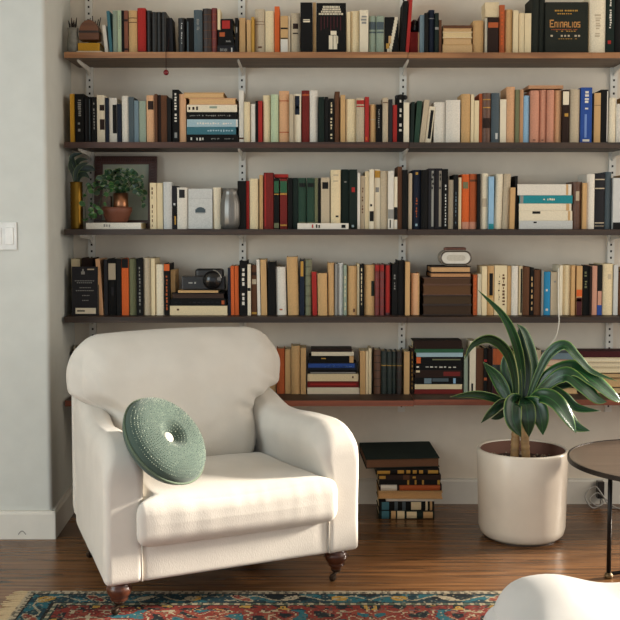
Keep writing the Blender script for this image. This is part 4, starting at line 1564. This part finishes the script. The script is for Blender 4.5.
bm = side_prism(stadium(hw, hh), -0.02, 0.06)
link('casing', bm, mat('A39683', 'gloss', rough=0.5), t)
rim = [(x, -0.021, z) for x, z in stadium(hw - 0.004, hh - 0.004)]
bm = bmesh.new()
rim = [(x, -0.0205, z + 0.004) for x, z in stadium(hw - 0.004, hh - 0.004)]
tube(bm, rim + [rim[0]], 0.0025, 8)
link('rim', bm, mat('4A4038', 'gloss'), t)
bm = side_prism([(x, z + 0.008) for x, z in stadium(hw - 0.008, hh - 0.008)], -0.0225, -0.0195)
link('front_panel', bm, mat('D9D2C4', 'gloss', rough=0.4), t)
bm = side_prism([(x, z + hh * 0.62) for x, z in stadium(hw * 0.58, hh * 0.38)], -0.0245, -0.0222)
link('grille', bm, mat('C4BCAC', 'cloth'), t)
link('strap', rbox((22 * kx, 0.03, 3.6 * kx), 0.005, 10, (0, 0.015, 2 * hh + 0.004)), mat('6B4030', 'leather'), t, smooth=True)

# ------------------------------------------------------------------ rug
RUG_X0, RUG_X1, RUG_Y1, RUG_Y0, RUG_T = -0.885, 1.25, -1.05, -2.35, 0.006
RC = ['9E917A', '5E5649', '122E36', '1D535C', '9C7832', '958970', '6C241B', '17100E', '763526', '0C151A', '495344', '2A1412']
RC_MATS = [mat(c, 'cloth', scale=400, vary=0.3, bump=0.1) for c in RC]


def rug_color(x, y):
    """index into RC of the knot at x (from the short edge), y (from the long edge)"""
    y = min(y, RUG_Y1 - RUG_Y0 - y)
    x = min(x, RUG_X1 - RUG_X0 - x)
    d = max(0.0, min(y, x))
    along = x if y < x else y
    n = noise.noise(Vector((x * 23, y * 23, 0.3)))
    if d < 0.012:
        return 0 if n > -0.25 else 1
    if d < 0.024:
        return 1 if (int(along / 0.012) % 2) else 0
    if d < 0.030:
        return 7
    if d < 0.098:
        c = (d - 0.064)
        per = 0.15
        k = int(along / per)
        q = along / per - k - 0.5
        wob = 0.018 * math.sin(along * 2 * math.pi / per)
        # leaning palm-like motif and rosettes in turn
        if abs(c - wob) < 0.004 and n > -0.3:
            return 5
        if k % 3 == 0:
            e = (q / 0.17) ** 2 + (c / 0.021) ** 2
            if e < 1:
                return 4 if n > -0.15 else 5
        elif k % 3 == 1:
            e = ((q - c * 6) / 0.13) ** 2 + (c / 0.024) ** 2
            if e < 1:
                return 8 if n > 0 else 6
            if e < 1.6:
                return 5
        else:
            e = ((q + c * 5) / 0.15) ** 2 + (c / 0.022) ** 2
            if e < 1:
                return 5 if n > 0.1 else 0
            if e < 1.5:
                return 9
        return (3 if n > 0.12 else 2) if noise.noise(Vector((x * 7, y * 9, 4))) > -0.35 else 9
    if d < 0.104:
        return 7
    if d < 0.120:
        return 5 if (int(along / 0.016) % 2) else 10
    if d < 0.126:
        return 9
    if d < 0.16:
        m = noise.noise(Vector((along * 28, d * 34, 8)))
        return 6 if m > -0.05 else (9 if m > -0.3 else 4)
    m = noise.noise(Vector((x * 17, y * 17, 11)))
    if m > 0.28:
        return 3
    if m < -0.32:
        return 9
    if abs(m) < 0.035:
        return 5
    return 6 if n > -0.1 else 8


t = thing('rug', 'patterned oriental rug with teal and red border, under the armchair front', 'rug', (0, 0, 0))
bm = bmesh.new()
vis_y = RUG_Y0 + 0.003
CX, CY = 0.0056, 0.0050
rk = random.Random(2)
nx, ny = int((RUG_X1 - RUG_X0) / CX), int((RUG_Y1 - vis_y) / CY)
g = [[bm.verts.new((RUG_X0 + CX * i, RUG_Y1 - CY * j + 0.003 * noise.noise(Vector((i * 0.03, 0, 0))) * (1 if j == 0 else 0), RUG_T + 0.0008 * noise.noise(Vector((i * 0.2, j * 0.2, 0))))) for j in range(ny + 1)] for i in range(nx + 1)]
for i in range(nx):
    for j in range(ny):
        f = bm.faces.new((g[i][j], g[i][j + 1], g[i + 1][j + 1], g[i + 1][j]))
        c_ = rug_color((i + 0.5) * CX, (j + 0.5) * CY)
        if rk.random() < 0.16:
            c_ = rk.choice((7, 1, 9, 5, 10, c_))
        f.material_index = c_
ye = RUG_Y1 - CY * ny
box(bm, RUG_X0, RUG_X0 + CX * nx, RUG_Y1 - CY * ny, RUG_Y1 - 0.001, 0.0004, RUG_T - 0.0012, 7)
box(bm, RUG_X0, RUG_X0 + CX * nx, RUG_Y0, ye, 0.0004, RUG_T, 6)
link('pile', bm, RC_MATS, t)
bm = bmesh.new()
rf = random.Random(3)
y = RUG_Y1 - 0.004
while y > RUG_Y0:
    L_ = rf.uniform(0.04, 0.06)
    dy = rf.uniform(-0.012, 0.012)
    tube(bm, [(RUG_X0 + 0.004, y, 0.004), (RUG_X0 - L_ * 0.5, y + dy * 0.4 + 0.002, 0.0045), (RUG_X0 - L_, y + dy, 0.003)], [0.0026, 0.0024, 0.0012], 5)
    y -= 0.0075
fr = link('fringe', bm, mat('B49C78', 'cloth'), t)
fr['kind'] = 'stuff'

# ------------------------------------------------------------------ armchair
LINEN = fabric_material('cream_linen', 'CDC7BD', weave=420)
PIPE = fabric_material('linen_piping', 'D0C8BA')
YAW = math.radians(25.4)
ORG = (-0.592, -1.316, 0.0)
chair = thing('armchair', 'cream upholstered armchair with rolled arms on turned wooden legs', 'armchair', ORG, (0, 0, YAW))
CW, CD, Z0 = 0.837, 0.72, 0.106
ARM_W, ARM_H = 0.118, 0.527


def nz3(p, s, a, seed=0.0):
    return a * noise.noise(Vector((p.x * s + seed, p.y * s, p.z * s)))


def sm(a, b, x):
    k = max(0.0, min(1.0, (x - a) / (b - a)))
    return k * k * (3 - 2 * k)


def taper(p):
    """the whole chair narrows toward the back"""
    p.x += (CW / 2 - p.x) / (CW / 2) * 0.075 * max(0.0, p.y) / CD
    return p


def arm_fn(sgn, xc):
    def fn(p, u):
        # round the top across its width
        top = ARM_H
        k = max(0.0, (p.z - (top - 0.075)) / 0.075)
        wide = 1 - 0.62 * (1 - math.sqrt(max(0.0, 1 - min(1, k) ** 2)))
        p.x = xc + (p.x - xc) * wide
        # rounded drop at the front of the arm, slight rise to the back
        if p.z > 0.28:
            f = sm(0.28, ARM_H, p.z)
            q = max(0.0, (0.12 - p.y) / 0.12)
            p.z -= 0.085 * (1 - math.sqrt(max(0.0, 1 - min(1, q) ** 2))) * f
            p.z += (0.045 * sm(0.40, 0.60, p.y) - 0.010 * math.exp(-((p.y - 0.36) / 0.1) ** 2)) * f
            # the roll of the arm leans in over the seat
            inner = max(0.0, min(1.0, (xc - p.x) * sgn / (ARM_W / 2)))
            p.x -= sgn * (0.026 if sgn > 0 else 0.004) * inner * sm(0.34, 0.46, p.z)
        n = nz3(p, 9, 0.0016) + nz3(p, 3, 0.003, 5)
        p.x += n
        p.z += n * 0.5
        return taper(p)
    return fn


for sgn, xc in ((-1, ARM_W / 2), (1, CW - ARM_W / 2)):
    f = arm_fn(sgn, xc)
    bm = rbox((ARM_W, CD - 0.03, ARM_H - Z0), (0.022, 0.022, 0.018), 40, (xc, (CD - 0.03) / 2, (ARM_H + Z0) / 2), f)
    a = link('arm', bm, LINEN, chair, smooth=True)

# seat rail and body between the arms
bm = rbox((CW - 2 * ARM_W + 0.05, CD - 0.06, 0.225 - Z0), (0.012, 0.02, 0.012), 16, (CW / 2, (CD - 0.06) / 2 + 0.006, (0.225 + Z0) / 2), lambda p, u: taper(p))
link('seat_rail', bm, LINEN, chair, smooth=True)
for x in (ARM_W - 0.006, CW - ARM_W + 0.006):
    bm = bmesh.new()
    tube(bm, [(x, 0.0045, Z0 + 0.006), (x, 0.0035, 0.17), (x, 0.0035, 0.225)], 0.0025, 6)
    link('seam_piping', bm, PIPE, chair, smooth=True)


# seat cushion: crowned, bulging over the arm fronts
SX0, SX1 = ARM_W + 0.004, CW - ARM_W - 0.004


def seat_fn(p, u):
    crown = (1 - min(1, u.x ** 2)) * (1 - min(1, u.y ** 2))
    if u.z > 0:
        p.z += 0.022 * crown * u.z
    k = sm(0.012, -0.016, p.y)           # T shape at the front
    p.x += 0.040 * k * (1 if p.x > CW / 2 else -1) * min(1, abs(p.x - CW / 2) / 0.2)
    p.y -= 0.010 * (1 - u.x ** 2) * sm(0.12, 0.0, p.y) * (1 - abs(u.z) * 0.6)
    # creases radiating from the front edge and sag wrinkles
    fr_ = sm(0.14, 0.0, p.y)
    cr = noise.noise(Vector((p.x * 24, p.z * 3, 2.0)))
    zz = (p.z - 0.284) / 0.075
    w = 0.0011 * cr * fr_ * max(0.0, 1 - zz * zz * 0.8)
    p.y += w + 0.0012 * noise.noise(Vector((p.x * 60, p.z * 8, 7.0))) * fr_ * sm(0.29, 0.33, p.z)
    p.z += nz3(Vector((p.x, p.y, 0)), 6, 0.005, 3) * sm(-0.02, 0.10, p.y) * (0.5 + 0.5 * u.z)
    p.z += 0.006 * math.sin(p.x * 9 + 1) * fr_ * max(0.0, u.z)
    return taper(p)


bm = rbox((SX1 - SX0, 0.485, 0.150), (0.034, 0.044, 0.050), 64, (CW / 2, 0.215, 0.284), seat_fn)
link('seat_cushion', bm, LINEN, chair, smooth=True)


# backrest cushion: wide rounded top over the arms, narrow below
def back_fn(p, u):
    z = p.z
    # side tuck where the arms pass
    k = 1 - sm(0.50, 0.60, z)
    half_full, half_low = 0.366, 0.262
    s = (half_full * (1 - k) + half_low * k) / half_full
    p.x = CW / 2 - 0.012 + (p.x - CW / 2 + 0.012) * s
    # crown across the front, deepest in the upper pillow
    front = sm(0.9, -0.7, u.y)
    bulge = (1 - min(1, u.x ** 2)) ** 0.7
    up = math.sin(max(0, min(1, (z - 0.30) / 0.5)) * math.pi) ** 0.6
    p.y -= front * (0.045 * bulge * up) + front * 0.02 * math.exp(-((z - 0.66) / 0.09) ** 2) * (1 - u.x ** 4)
    # top outline: slightly domed
    p.z += 0.018 * (1 - u.x ** 2) * sm(0.6, 0.8, z)
    # rake
    p.y += (z - 0.36) * (0.045 + 0.115 * front)
    # gathers at the tuck and soft folds
    g_ = math.exp(-((z - 0.545) / 0.05) ** 2) * sm(0.45, 0.9, abs(u.x))
    p.y += (0.012 * g_ * math.sin(p.z * 90 + p.x * 60) + 0.018 * g_) * front
    p.x -= 0.010 * g_ * (1 if p.x > CW / 2 else -1)
    w = nz3(p, 5, 0.010, 7) + nz3(p, 13, 0.005, 2)
    w += 0.0045 * math.sin((p.x * 0.7 + p.z) * 60 + 4 * noise.noise(Vector((p.x * 5, p.z * 5, 0)))) * sm(0.4, 1.0, abs(u.x)) * sm(0.5, 0.62, z)
    p.y += w * front
    return p


bm = rbox((0.770, 0.20, 0.48), (0.12, 0.085, 0.13), 54, (CW / 2 - 0.012, 0.525, 0.535), back_fn)
link('backrest', bm, LINEN, chair, smooth=True)
# outside back panel
bm = rbox((CW - 0.13, 0.05, 0.50), (0.05, 0.02, 0.05), 16, (CW / 2, CD - 0.035, Z0 + 0.26))
link('back_panel', bm, LINEN, chair, smooth=True)

LEGWOOD = mat('4A2718', 'wood', rough=0.3)
CASTER = mat('3A2D22', 'metal', rough=0.4, metal=0.8)
for i, (x, y) in enumerate(((0.056, 0.052), (CW - 0.062, 0.055), (0.12, CD - 0.09), (CW - 0.12, CD - 0.09))):
    zb = RUG_T + 0.001 if i == 0 else 0.0
    ht = Z0 + 0.012
    bm = bmesh.new()
    pr = [(0, 0.036 + zb), (0.014, 0.036 + zb), (0.017, 0.040 + zb), (0.016, 0.046), (0.024, 0.050), (0.027, 0.054), (0.024, 0.058), (0.030, 0.064), (0.036, 0.074), (0.038, 0.084), (0.035, 0.094), (0.028, 0.100), (0.031, 0.104), (0.031, ht), (0, ht)]
    lathe(bm, pr, 28, caps=False)
    leg = link('leg', bm, LEGWOOD, chair, smooth=True, loc=(x, y, 0))
    bm = bmesh.new()
    lathe(bm, [(0, 0.044), (0.0155, 0.044), (0.0165, 0.034), (0.013, 0.030), (0, 0.030)], 20, caps=False)
    tube(bm, spline([(0, 0, 0.034), (-0.004, -0.006, 0.028), (-0.018, -0.010, 0.020), (-0.016, -0.006, 0.012)], 5), 0.0062, 8)
    c_ = len(bm.verts)
    bmw = bmesh.new()
    lathe(bmw, [(0, -0.007), (0.010, -0.007), (0.012, -0.004), (0.012, 0.004), (0.010, 0.007), (0, 0.007)], 20, caps=False)
    cs = link('caster', bm, CASTER, leg, smooth=True, loc=(0, 0, zb))
    link('wheel', bmw, CASTER, leg, smooth=True, loc=(-0.014, -0.004, 0.0122 + zb), rot=(math.pi / 2, 0, 0.5))

# ------------------------------------------------------------------ round cushion
GRN = fabric_material('sage_knit', '3F5047', weave=500, vary=0.15)
pc = at_z(164.8, 440.5, 0.5155)
nrm = Vector((0.667, -0.41, 0.62)).normalized()
cush = thing('round_cushion', 'round sage green knitted cushion with white centre button, on the armchair', 'cushion', pc)
cush.rotation_euler = nrm.to_track_quat('Z', 'Y').to_euler()
R_ = 0.145
bm = bmesh.new()
prof = [(0, 0.002)]
NR = 60
for k in range(1, NR + 1):
    r = R_ * k / NR
    q = r / R_
    z = 0.046 * math.sqrt(max(0, 1 - max(0, (q - 0.45) / 0.55) ** 2.6)) * (0.30 + 0.70 * sm(0.02, 0.38, q)) * 0.98
    prof.append((r, z + 0.0012 * math.sin(k * math.pi)))
back = [(r, -z) for r, z in prof[::-1] if r < R_]
lathe(bm, prof + back, 72, caps=False)
link('cover', bm, GRN, cush, smooth=True)
# raised knit stitches in rows
bm = bmesh.new()
rs = random.Random(5)
prof_z = lambda r: 0.046 * math.sqrt(max(0, 1 - max(0, (r / R_ - 0.45) / 0.55) ** 2.6)) * (0.30 + 0.70 * sm(0.02, 0.38, r / R_)) * 0.98
r = 0.022
while r < R_ * 0.985:
    n = int(2 * math.pi * r / 0.0078)
    for i in range(n):
        a = 2 * math.pi * (i + 0.5 * (int(r / 0.0068) % 2)) / n
        z = prof_z(r)
        c_ = Vector((r * math.cos(a), r * math.sin(a), z))
        rad = Vector((math.cos(a), math.sin(a), (prof_z(min(R_, r + 0.001)) - z) / 0.001)).normalized()
        tan = Vector((-math.sin(a), math.cos(a), 0))
        nn = rad.cross(tan)
        s = 0.0017 * rs.uniform(0.7, 1.15)
        vs = [bm.verts.new(c_ + rad * s), bm.verts.new(c_ + tan * s * 1.5), bm.verts.new(c_ - rad * s), bm.verts.new(c_ - tan * s * 1.5)]
        tp = bm.verts.new(c_ + nn * 0.0018)
        for k in range(4):
            bm.faces.new((vs[k], vs[(k + 1) % 4], tp)).material_index = 0 if rs.random() < 0.45 else 1
    r += 0.0068
st = link('stitching', bm, [mat('9DA694', 'cloth'), mat('3F5249', 'cloth')], cush)
bm = bmesh.new()
lathe(bm, [(0, 0.012), (0.010, 0.012), (0.0165, 0.014), (0.018, 0.0175), (0.016, 0.0205), (0.008, 0.0215), (0, 0.0215)], 28, caps=False)
link('button', bm, mat('C2BDB3', 'gloss', rough=0.6), cush, smooth=True)
bm = bmesh.new()
tube(bm, [((R_ + 0.001) * math.cos(2 * math.pi * k / 60), (R_ + 0.001) * math.sin(2 * math.pi * k / 60), 0) for k in range(61)], 0.004, 8)
link('piping', bm, mat('5A6856', 'cloth', scale=500, vary=0.3), cush, smooth=True)

# ------------------------------------------------------------------ floor stack of old books
yF = at_z(400, 519.5, 0).y
FS = [  # x0, x1, v top, v bottom, colour, opts, label, yaw, dy
    (377, 432.5, 511.4, 519.6, 'dgreen', 'k b=.05,.18,teal2 b=.22,.3,tan b=.33,.46,cream b=.5,.68,cream,.1,.9 b=.8,.97,tan,.1,.9', 'dark green book lowest in the floor stack beside the armchair', 0.0, 0.0),
    (377, 432.5, 501.2, 511, 'black', 'k b=.05,.18,teal2,.1,.9 b=.28,.34,slate b=.42,.48,slate b=.58,.76,cream,.1,.9 b=.84,.88,cream b=.92,.96,tan', 'black cream-labelled book second lowest in the floor stack', 0.01, 0.0),
    (384, 432.0, 498, 500.8, 'white', 'p', 'thin white booklet in the floor stack under the thick tan-paged book', 0.0, 0.0),
    (376, 440.5, 490.2, 497.6, 'tan', 'h f=C79A66', 'thick tan-paged book in the middle of the floor stack', -0.03, -0.004),
    (377.5, 440, 483.5, 489.9, 'dbrown', 'k b=.02,.28,white b=.32,.97,rust,.1,.95', 'brown white-labelled book in the floor stack above the tan pages', 0.01, 0.0),
    (377, 438.5, 478.4, 483.2, 'black', 'k b=.46,.49,gold b=.58,.61,gold b=.7,.73,gold b=.95,.99,gold', 'thin black gold-dotted book in the floor stack', 0.0, 0.0),
    (376, 439, 473, 478.0, 'dbrown', 'k b=.02,.12,gold,.2,.8 b=.4,.5,brown b=.55,.6,gold,.3,.7', 'thin dark brown gilt book in the floor stack', 0.0, 0.0),
    (374, 437.5, 466.8, 472.6, 'black', 'k b=.02,.22,gold,.3,.9 b=.34,.44,gold,.2,.8 b=.48,.54,gold,.2,.8 b=.58,.64,gold,.2,.8 b=.68,.74,gold,.2,.8 b=.82,.98,gold,.2,.8', 'black gold-banded book in the floor stack under the large top book', 0.0, 0.0),
    (364, 438.5, 456.6, 466.4, 'dgreen', 'h f=6B4A34', 'large dark album topmost in the floor stack beside the armchair', 0.07, 0.0),
]
z = 0.0008
rr = random.Random(6)
for x0, x1, va, vb, c, op, label, yaw, dy in FS:
    o = parse_opts(op.replace('k b', 'lk b').replace('k f', 'lk f'), rr)
    y = yF + dy
    a, b = at_y(x0 + 2, vb, y), at_y(x1 + 2, va, y)
    th = b.z - a.z
    big = x0 == 364
    d = 0.225 if big else (0.17 if x1 - x0 > 58 else 0.15)
    bm, mats, pg = make_book(th - 0.0006, b.x - a.x, d, c, o)
    r = thing('book', label, 'book', (a.x, y, z + th / 2), (0, math.pi / 2, yaw), 'old books stacked on the floor')
    if big:
        r.rotation_mode = 'QUATERNION'
        r.rotation_quaternion = (Matrix.Rotation(math.radians(4.5), 4, 'X') @ Matrix.Rotation(yaw, 4, 'Z') @ Matrix.Rotation(math.pi / 2, 4, 'Y')).to_quaternion()
        r.location.z += 0.0012
    link('cover', bm, mats, r)
    link('pages', pg, mat(hexof(o['page']), 'paper', scale=300, vary=0.12), r)
    z += th

# ------------------------------------------------------------------ potted dracaena
pfr = at_z(523.5, 549.5, 0)
PR = 45.6 * (pfr.y + 0.17 + DIST) / F_PX / 1.0
PY = pfr.y + PR * 0.96
PX = at_z(523.5, 530, 0).x
PX = (525 - 310) / F_PX * (PY + DIST)
PH = at_y(524, 448, PY).z
plant = thing('potted_dracaena', 'large green striped-leaf dracaena in a cream cylindrical pot', 'potted plant', (PX, PY, 0))
bm = bmesh.new()
RB = PR * 0.95
pr = [(0, 0.004), (RB - 0.03, 0.004), (RB - 0.018, 0.010), (RB - 0.006, 0.022), (RB, 0.045), (PR - 0.004, PH * 0.6), (PR, PH - 0.006), (PR - 0.003, PH), (PR - 0.010, PH), (PR - 0.013, PH - 0.004)]
lathe(bm, pr, 72, mi=0, caps=False)
lathe(bm, [(PR - 0.013, PH - 0.004), (PR - 0.016, PH - 0.08), (0, PH - 0.08)], 72, mi=1, caps=False)
bmesh.ops.remove_doubles(bm, verts=list(bm.verts), dist=0.0002)
link('pot', bm, [mat('DDD3C3', 'ceramic', rough=0.26), mat('6E4A3C', 'ceramic', rough=0.8)], plant, smooth=True)
bm = bmesh.new(); lathe(bm, [(0, 0), (PR * 0.78, 0), (PR * 0.78, 0.004), (0, 0.004)], 60, caps=False)
link('foot_ring', bm, mat('3A2C22', 'ceramic'), plant)
bm = bmesh.new()
lathe(bm, [(PR - 0.017, PH - 0.052), (PR * 0.5, PH - 0.044), (0, PH - 0.040)], 48, caps=False)
for v in bm.verts:
    v.co.z += 0.004 * noise.noise(v.co * 60)
link('soil', bm, mat('3B2A22', 'cloth', scale=150, vary=0.5, bump=0.3), plant)
bm = bmesh.new()
rp_ = random.Random(8)
for i in range(90):
    a, q = rp_.uniform(0, 6.28), PR * 0.85 * math.sqrt(rp_.random())
    s = rp_.uniform(0.003, 0.006)
    v0 = len(bm.verts)
    res = bmesh.ops.create_icosphere(bm, subdivisions=1, radius=s, matrix=Matrix.Translation((q * math.cos(a), q * math.sin(a), PH - 0.046 + s * 0.4)))
pb_ = link('pebbles', bm, mat('8C7B68', 'paper', vary=0.4, scale=30), plant, smooth=True)
pb_['kind'] = 'stuff'


def PP(u, v, dy=0.0):
    p = at_y(u, v, PY + dy)
    return Vector((p.x - PX, p.y - PY, p.z))


for (u0, v0, u1, v1, dy) in ((514.5, 455, 516, 400, -0.01), (526, 457, 521, 402, -0.02)):
    bm = bmesh.new()
    c_ = spline([PP(u0, v0, dy), PP((u0 + u1) / 2 + 0.6, (v0 + v1) / 2, dy), PP(u1, v1, dy)], 16)
    c_[0].z = min(c_[0].z, PH - 0.06)
    tube(bm, c_, [0.0155 + (0.0012 if i % 3 == 0 else -0.0004) for i in range(len(c_))], 12)
    link('cane', bm, mat('9C7B50', 'wood', vary=0.3), plant, smooth=True)
LEAF = leaf_material('dracaena_leaf', '1B4023', '2F6A32')
LEAFD = leaf_material('dracaena_leaf_dark', '14301C', '244F2A')
# px(u, v, toward back +) along each blade, width in px, fold, roll, dark
LV = [
    ([(520, 412, 0), (522, 375, 0), (516, 342, -.02), (503, 315, -.03), (478, 290, -.04)], 9.5, .35, .3, 0),
    ([(524, 410, -.01), (526, 372, .0), (521, 345, .0), (519, 327, .0)], 12, .35, .2, 1),
    ([(526, 408, -.01), (532, 380, .01), (531, 358, .02), (524, 334, .02), (517, 324, .02)], 13, .4, -.4, 0),
    ([(516, 412, -.02), (515, 378, -.04), (507, 351, -.06), (490, 338, -.08), (473, 344, -.09), (464, 360, -.10)], 11, .35, .5, 1),
    ([(513, 410, .0), (505, 392, .03), (496, 376, .05), (483, 362, .06)], 15, .2, .5, 0),
    ([(515, 408, .0), (509, 385, .04), (505, 365, .05), (508, 348, .05)], 10, .3, .3, 0),
    ([(513, 410, -.02), (497, 399, -.04), (475, 394, -.06), (450, 397, -.07)], 9, .3, .2, 1),
    ([(513, 405, -.03), (503, 402, -.06), (492, 411, -.08), (481, 423, -.08)], 10, .3, .2, 1),
    ([(514, 410, -.01), (506, 411, -.03), (498, 416, -.04), (491, 419, -.05)], 8, .3, .2, 1),
    ([(520, 398, -.03), (513, 402, -.09), (513, 420, -.12), (521, 437, -.12)], 19, .22, .1, 1),
    ([(523, 398, -.03), (526, 405, -.09), (528, 420, -.11), (529, 437, -.10)], 17, .22, -.1, 1),
    ([(525, 400, -.03), (536, 404, -.08), (541, 418, -.10), (543, 435, -.10)], 18, .25, -.2, 0),
    ([(526, 408, -.02), (536, 380, -.04), (549, 355, -.06), (564, 346, -.08), (577, 358, -.10), (592, 372, -.11), (617, 381, -.12)], 11.5, .4, .6, 0),
    ([(526, 405, -.02), (548, 377, -.06), (572, 369, -.09), (592, 380, -.12), (612, 396, -.14), (622, 402, -.14)], 20, .22, .7, 0),
    ([(527, 406, -.03), (548, 384, -.08), (566, 375, -.11), (582, 386, -.14), (596, 399, -.15), (607, 402, -.15)], 17, .2, .5, 0),
    ([(527, 408, -.02), (545, 388, -.05), (565, 384, -.06), (580, 384, -.07)], 11, .25, .3, 1),
    ([(527, 404, -.03), (541, 396, -.09), (555, 402, -.13), (567, 418, -.15), (576, 433, -.15)], 19, .25, .5, 0),
    ([(527, 402, -.03), (548, 390, -.07), (563, 397, -.10), (577, 408, -.11), (600, 411, -.12)], 12, .25, .5, 0),
    ([(527, 406, -.02), (550, 399, -.05), (563, 412, -.08), (575, 426, -.09), (590, 431, -.10)], 15, .3, .4, 0),
    ([(523, 408, .02), (540, 385, .06), (556, 370, .09), (575, 375, .10)], 11, .3, .3, 1),
]
for pts, w, fold, roll, dk in LV:
    bm = bmesh.new(); uvl = bm.loops.layers.uv.new('blade')
    leaf_bm(bm, [PP(*q) for q in pts], w * (PY + DIST) / F_PX * 0.98, fold, uvl=uvl, n=9, roll=roll)
    o = link('leaf', bm, LEAFD if dk else LEAF, plant)
    solid(o, 0.0012)

# ------------------------------------------------------------------ white cord hanging from the fourth shelf
pts = [at_y(558.6, 268, -0.215), at_y(558.4, 290, -0.222), at_y(558.6, 312, -0.268), at_y(559, 322, -0.272), at_y(556, 336, -0.268), at_y(548, 348, -0.262), at_y(541, 357, -0.26), at_y(537, 372, -0.262), at_y(536, 396, -0.268)]
o0 = pts[0].copy()
t = thing('white_cord', 'thin white cord hanging off the fourth shelf edge behind the dracaena', 'cord', o0)
bm = bmesh.new(); tube(bm, [p - o0 for p in spline(pts, 8)], 0.0022, 8)
link('cord', bm, mat('D9D4C6', 'gloss', rough=0.5), t, smooth=True)

# ------------------------------------------------------------------ round side table
TZ = 0.375
tc_ = at_z(671, 460, TZ)
TR = (671 - 569) / F_PX * (tc_.y + DIST)
table = thing('side_table', 'low round brown-topped side table with black metal legs', 'table', (tc_.x, tc_.y, 0))
bm = bmesh.new()
lathe(bm, [(0, TZ - 0.012), (TR - 0.004, TZ - 0.012), (TR - 0.004, TZ - 0.002), (TR - 0.006, TZ), (0, TZ)], 96, caps=False)
tb = link('tabletop', bm, mat('5C5047', 'wood', rough=0.3, scale=1.2, vary=0.16), table)
bm = bmesh.new()
lathe(bm, [(TR - 0.005, TZ - 0.014), (TR, TZ - 0.014), (TR, TZ + 0.0015), (TR - 0.005, TZ + 0.0015), (TR - 0.005, TZ - 0.014)], 96, caps=False)
link('rim', bm, mat('29231F', 'metal', rough=0.4, metal=0.5), table)
lf = at_z(608.5, 578, 0)
BLK = mat('1D1A18', 'metal', rough=0.4, metal=0.6)
v0 = Vector((lf.x - tc_.x, lf.y - tc_.y, 0))
a0 = math.atan2(v0.y, v0.x)
rl_ = v0.length
for k in range(3):
    a = a0 + 2 * math.pi * k / 3
    x, y = rl_ * math.cos(a), rl_ * math.sin(a)
    bm = bmesh.new()
    tube(bm, [(x, y, 0.012), (x * 1.0, y * 1.0, TZ - 0.013)], 0.0075, 12)
    lg = link('leg', bm, BLK, table, smooth=True)
    bm = bmesh.new(); lathe(bm, [(0, 0), (0.013, 0), (0.014, 0.01), (0.010, 0.018), (0, 0.02)], 16, caps=False)
    link('foot', bm, mat('6A5436', 'metal', rough=0.45, metal=0.6), lg, smooth=True, loc=(x, y, 0))
    bm = bmesh.new(); tube(bm, [(x, y, 0.014), (0, 0, 0.014)], 0.006, 10)
    link('base_bar', bm, BLK, table, smooth=True)

# outlet cords behind the table
p = at_z(603, 500, 0)
y_ = -0.03
t = thing('power_adapter', 'dark power adapter plugged in at the baseboard behind the side table', 'adapter', (at_y(600, 490, y_).x, -0.017, 0.0))
link('body', bbox_bm(-0.014, 0.014, -0.03, 0, 0.03, 0.10, bev=0.003), mat('2A2725', 'gloss'), t)
bm = bmesh.new()
tube(bm, spline([(0, -0.02, 0.032), (-0.01, -0.05, 0.008), (-0.05, -0.07, 0.006), (-0.07, -0.05, 0.05), (-0.03, -0.045, 0.085), (0.0, -0.06, 0.05), (0.03, -0.07, 0.006), (0.10, -0.08, 0.005), (0.2, -0.06, 0.005)], 8), 0.003, 8)
tube(bm, spline([(0.004, -0.02, 0.032), (0.0, -0.06, 0.02), (-0.03, -0.075, 0.014), (-0.055, -0.06, 0.035), (-0.02, -0.05, 0.06), (0.02, -0.06, 0.03), (0.06, -0.09, 0.006), (0.2, -0.09, 0.005)], 8), 0.003, 8)
link('cords', bm, mat('9C9A94', 'gloss'), t, smooth=True)

# ------------------------------------------------------------------ white pouf in front
HZ = 0.42
pt = at_z(548, 576, HZ)
pouf = thing('pouf', 'white upholstered footstool with a soft humped cushion, on the rug corner', 'footstool', (pt.x, pt.y, 0))
WOOL = fabric_material('white_boucle', 'BFBDB9', weave=1200)


def hump(p, u):
    k = math.exp(-((p.x - 0.0) / 0.085) ** 2 - ((p.y + 0.07) / 0.16) ** 2)
    if u.z > 0:
        p.z += 0.028 * k * u.z - 0.02 * sm(-0.07, -0.16, p.x) + 0.010 * sm(0.1, 0.25, p.x)
        p.z += nz3(p, 8, 0.003)
    return p


bm = rbox((0.66, 0.52, 0.15), (0.075, 0.06, 0.06), 40, (0.215, -0.20, HZ - 0.095), hump)
link('cushion', bm, WOOL, pouf, smooth=True)


def base_fn(p, u):
    p.z += nz3(p, 7, 0.004)
    p.x -= 0.016 * sm(0.2, 0.0, p.z)
    return p


bm = rbox((0.70, 0.54, 0.30), (0.06, 0.06, 0.05), 26, (0.215, -0.20, 0.205), base_fn)
link('base', bm, WOOL, pouf, smooth=True)
for x, y in ((-0.07, -0.02), (0.50, -0.02), (-0.07, -0.40), (0.50, -0.40)):
    bm = bmesh.new(); lathe(bm, [(0, RUG_T + 0.001), (0.014, RUG_T + 0.001), (0.02, 0.075), (0, 0.075)], 16, caps=False)
    link('leg', bm, LEGWOOD, pouf, smooth=True, loc=(x, y, 0))
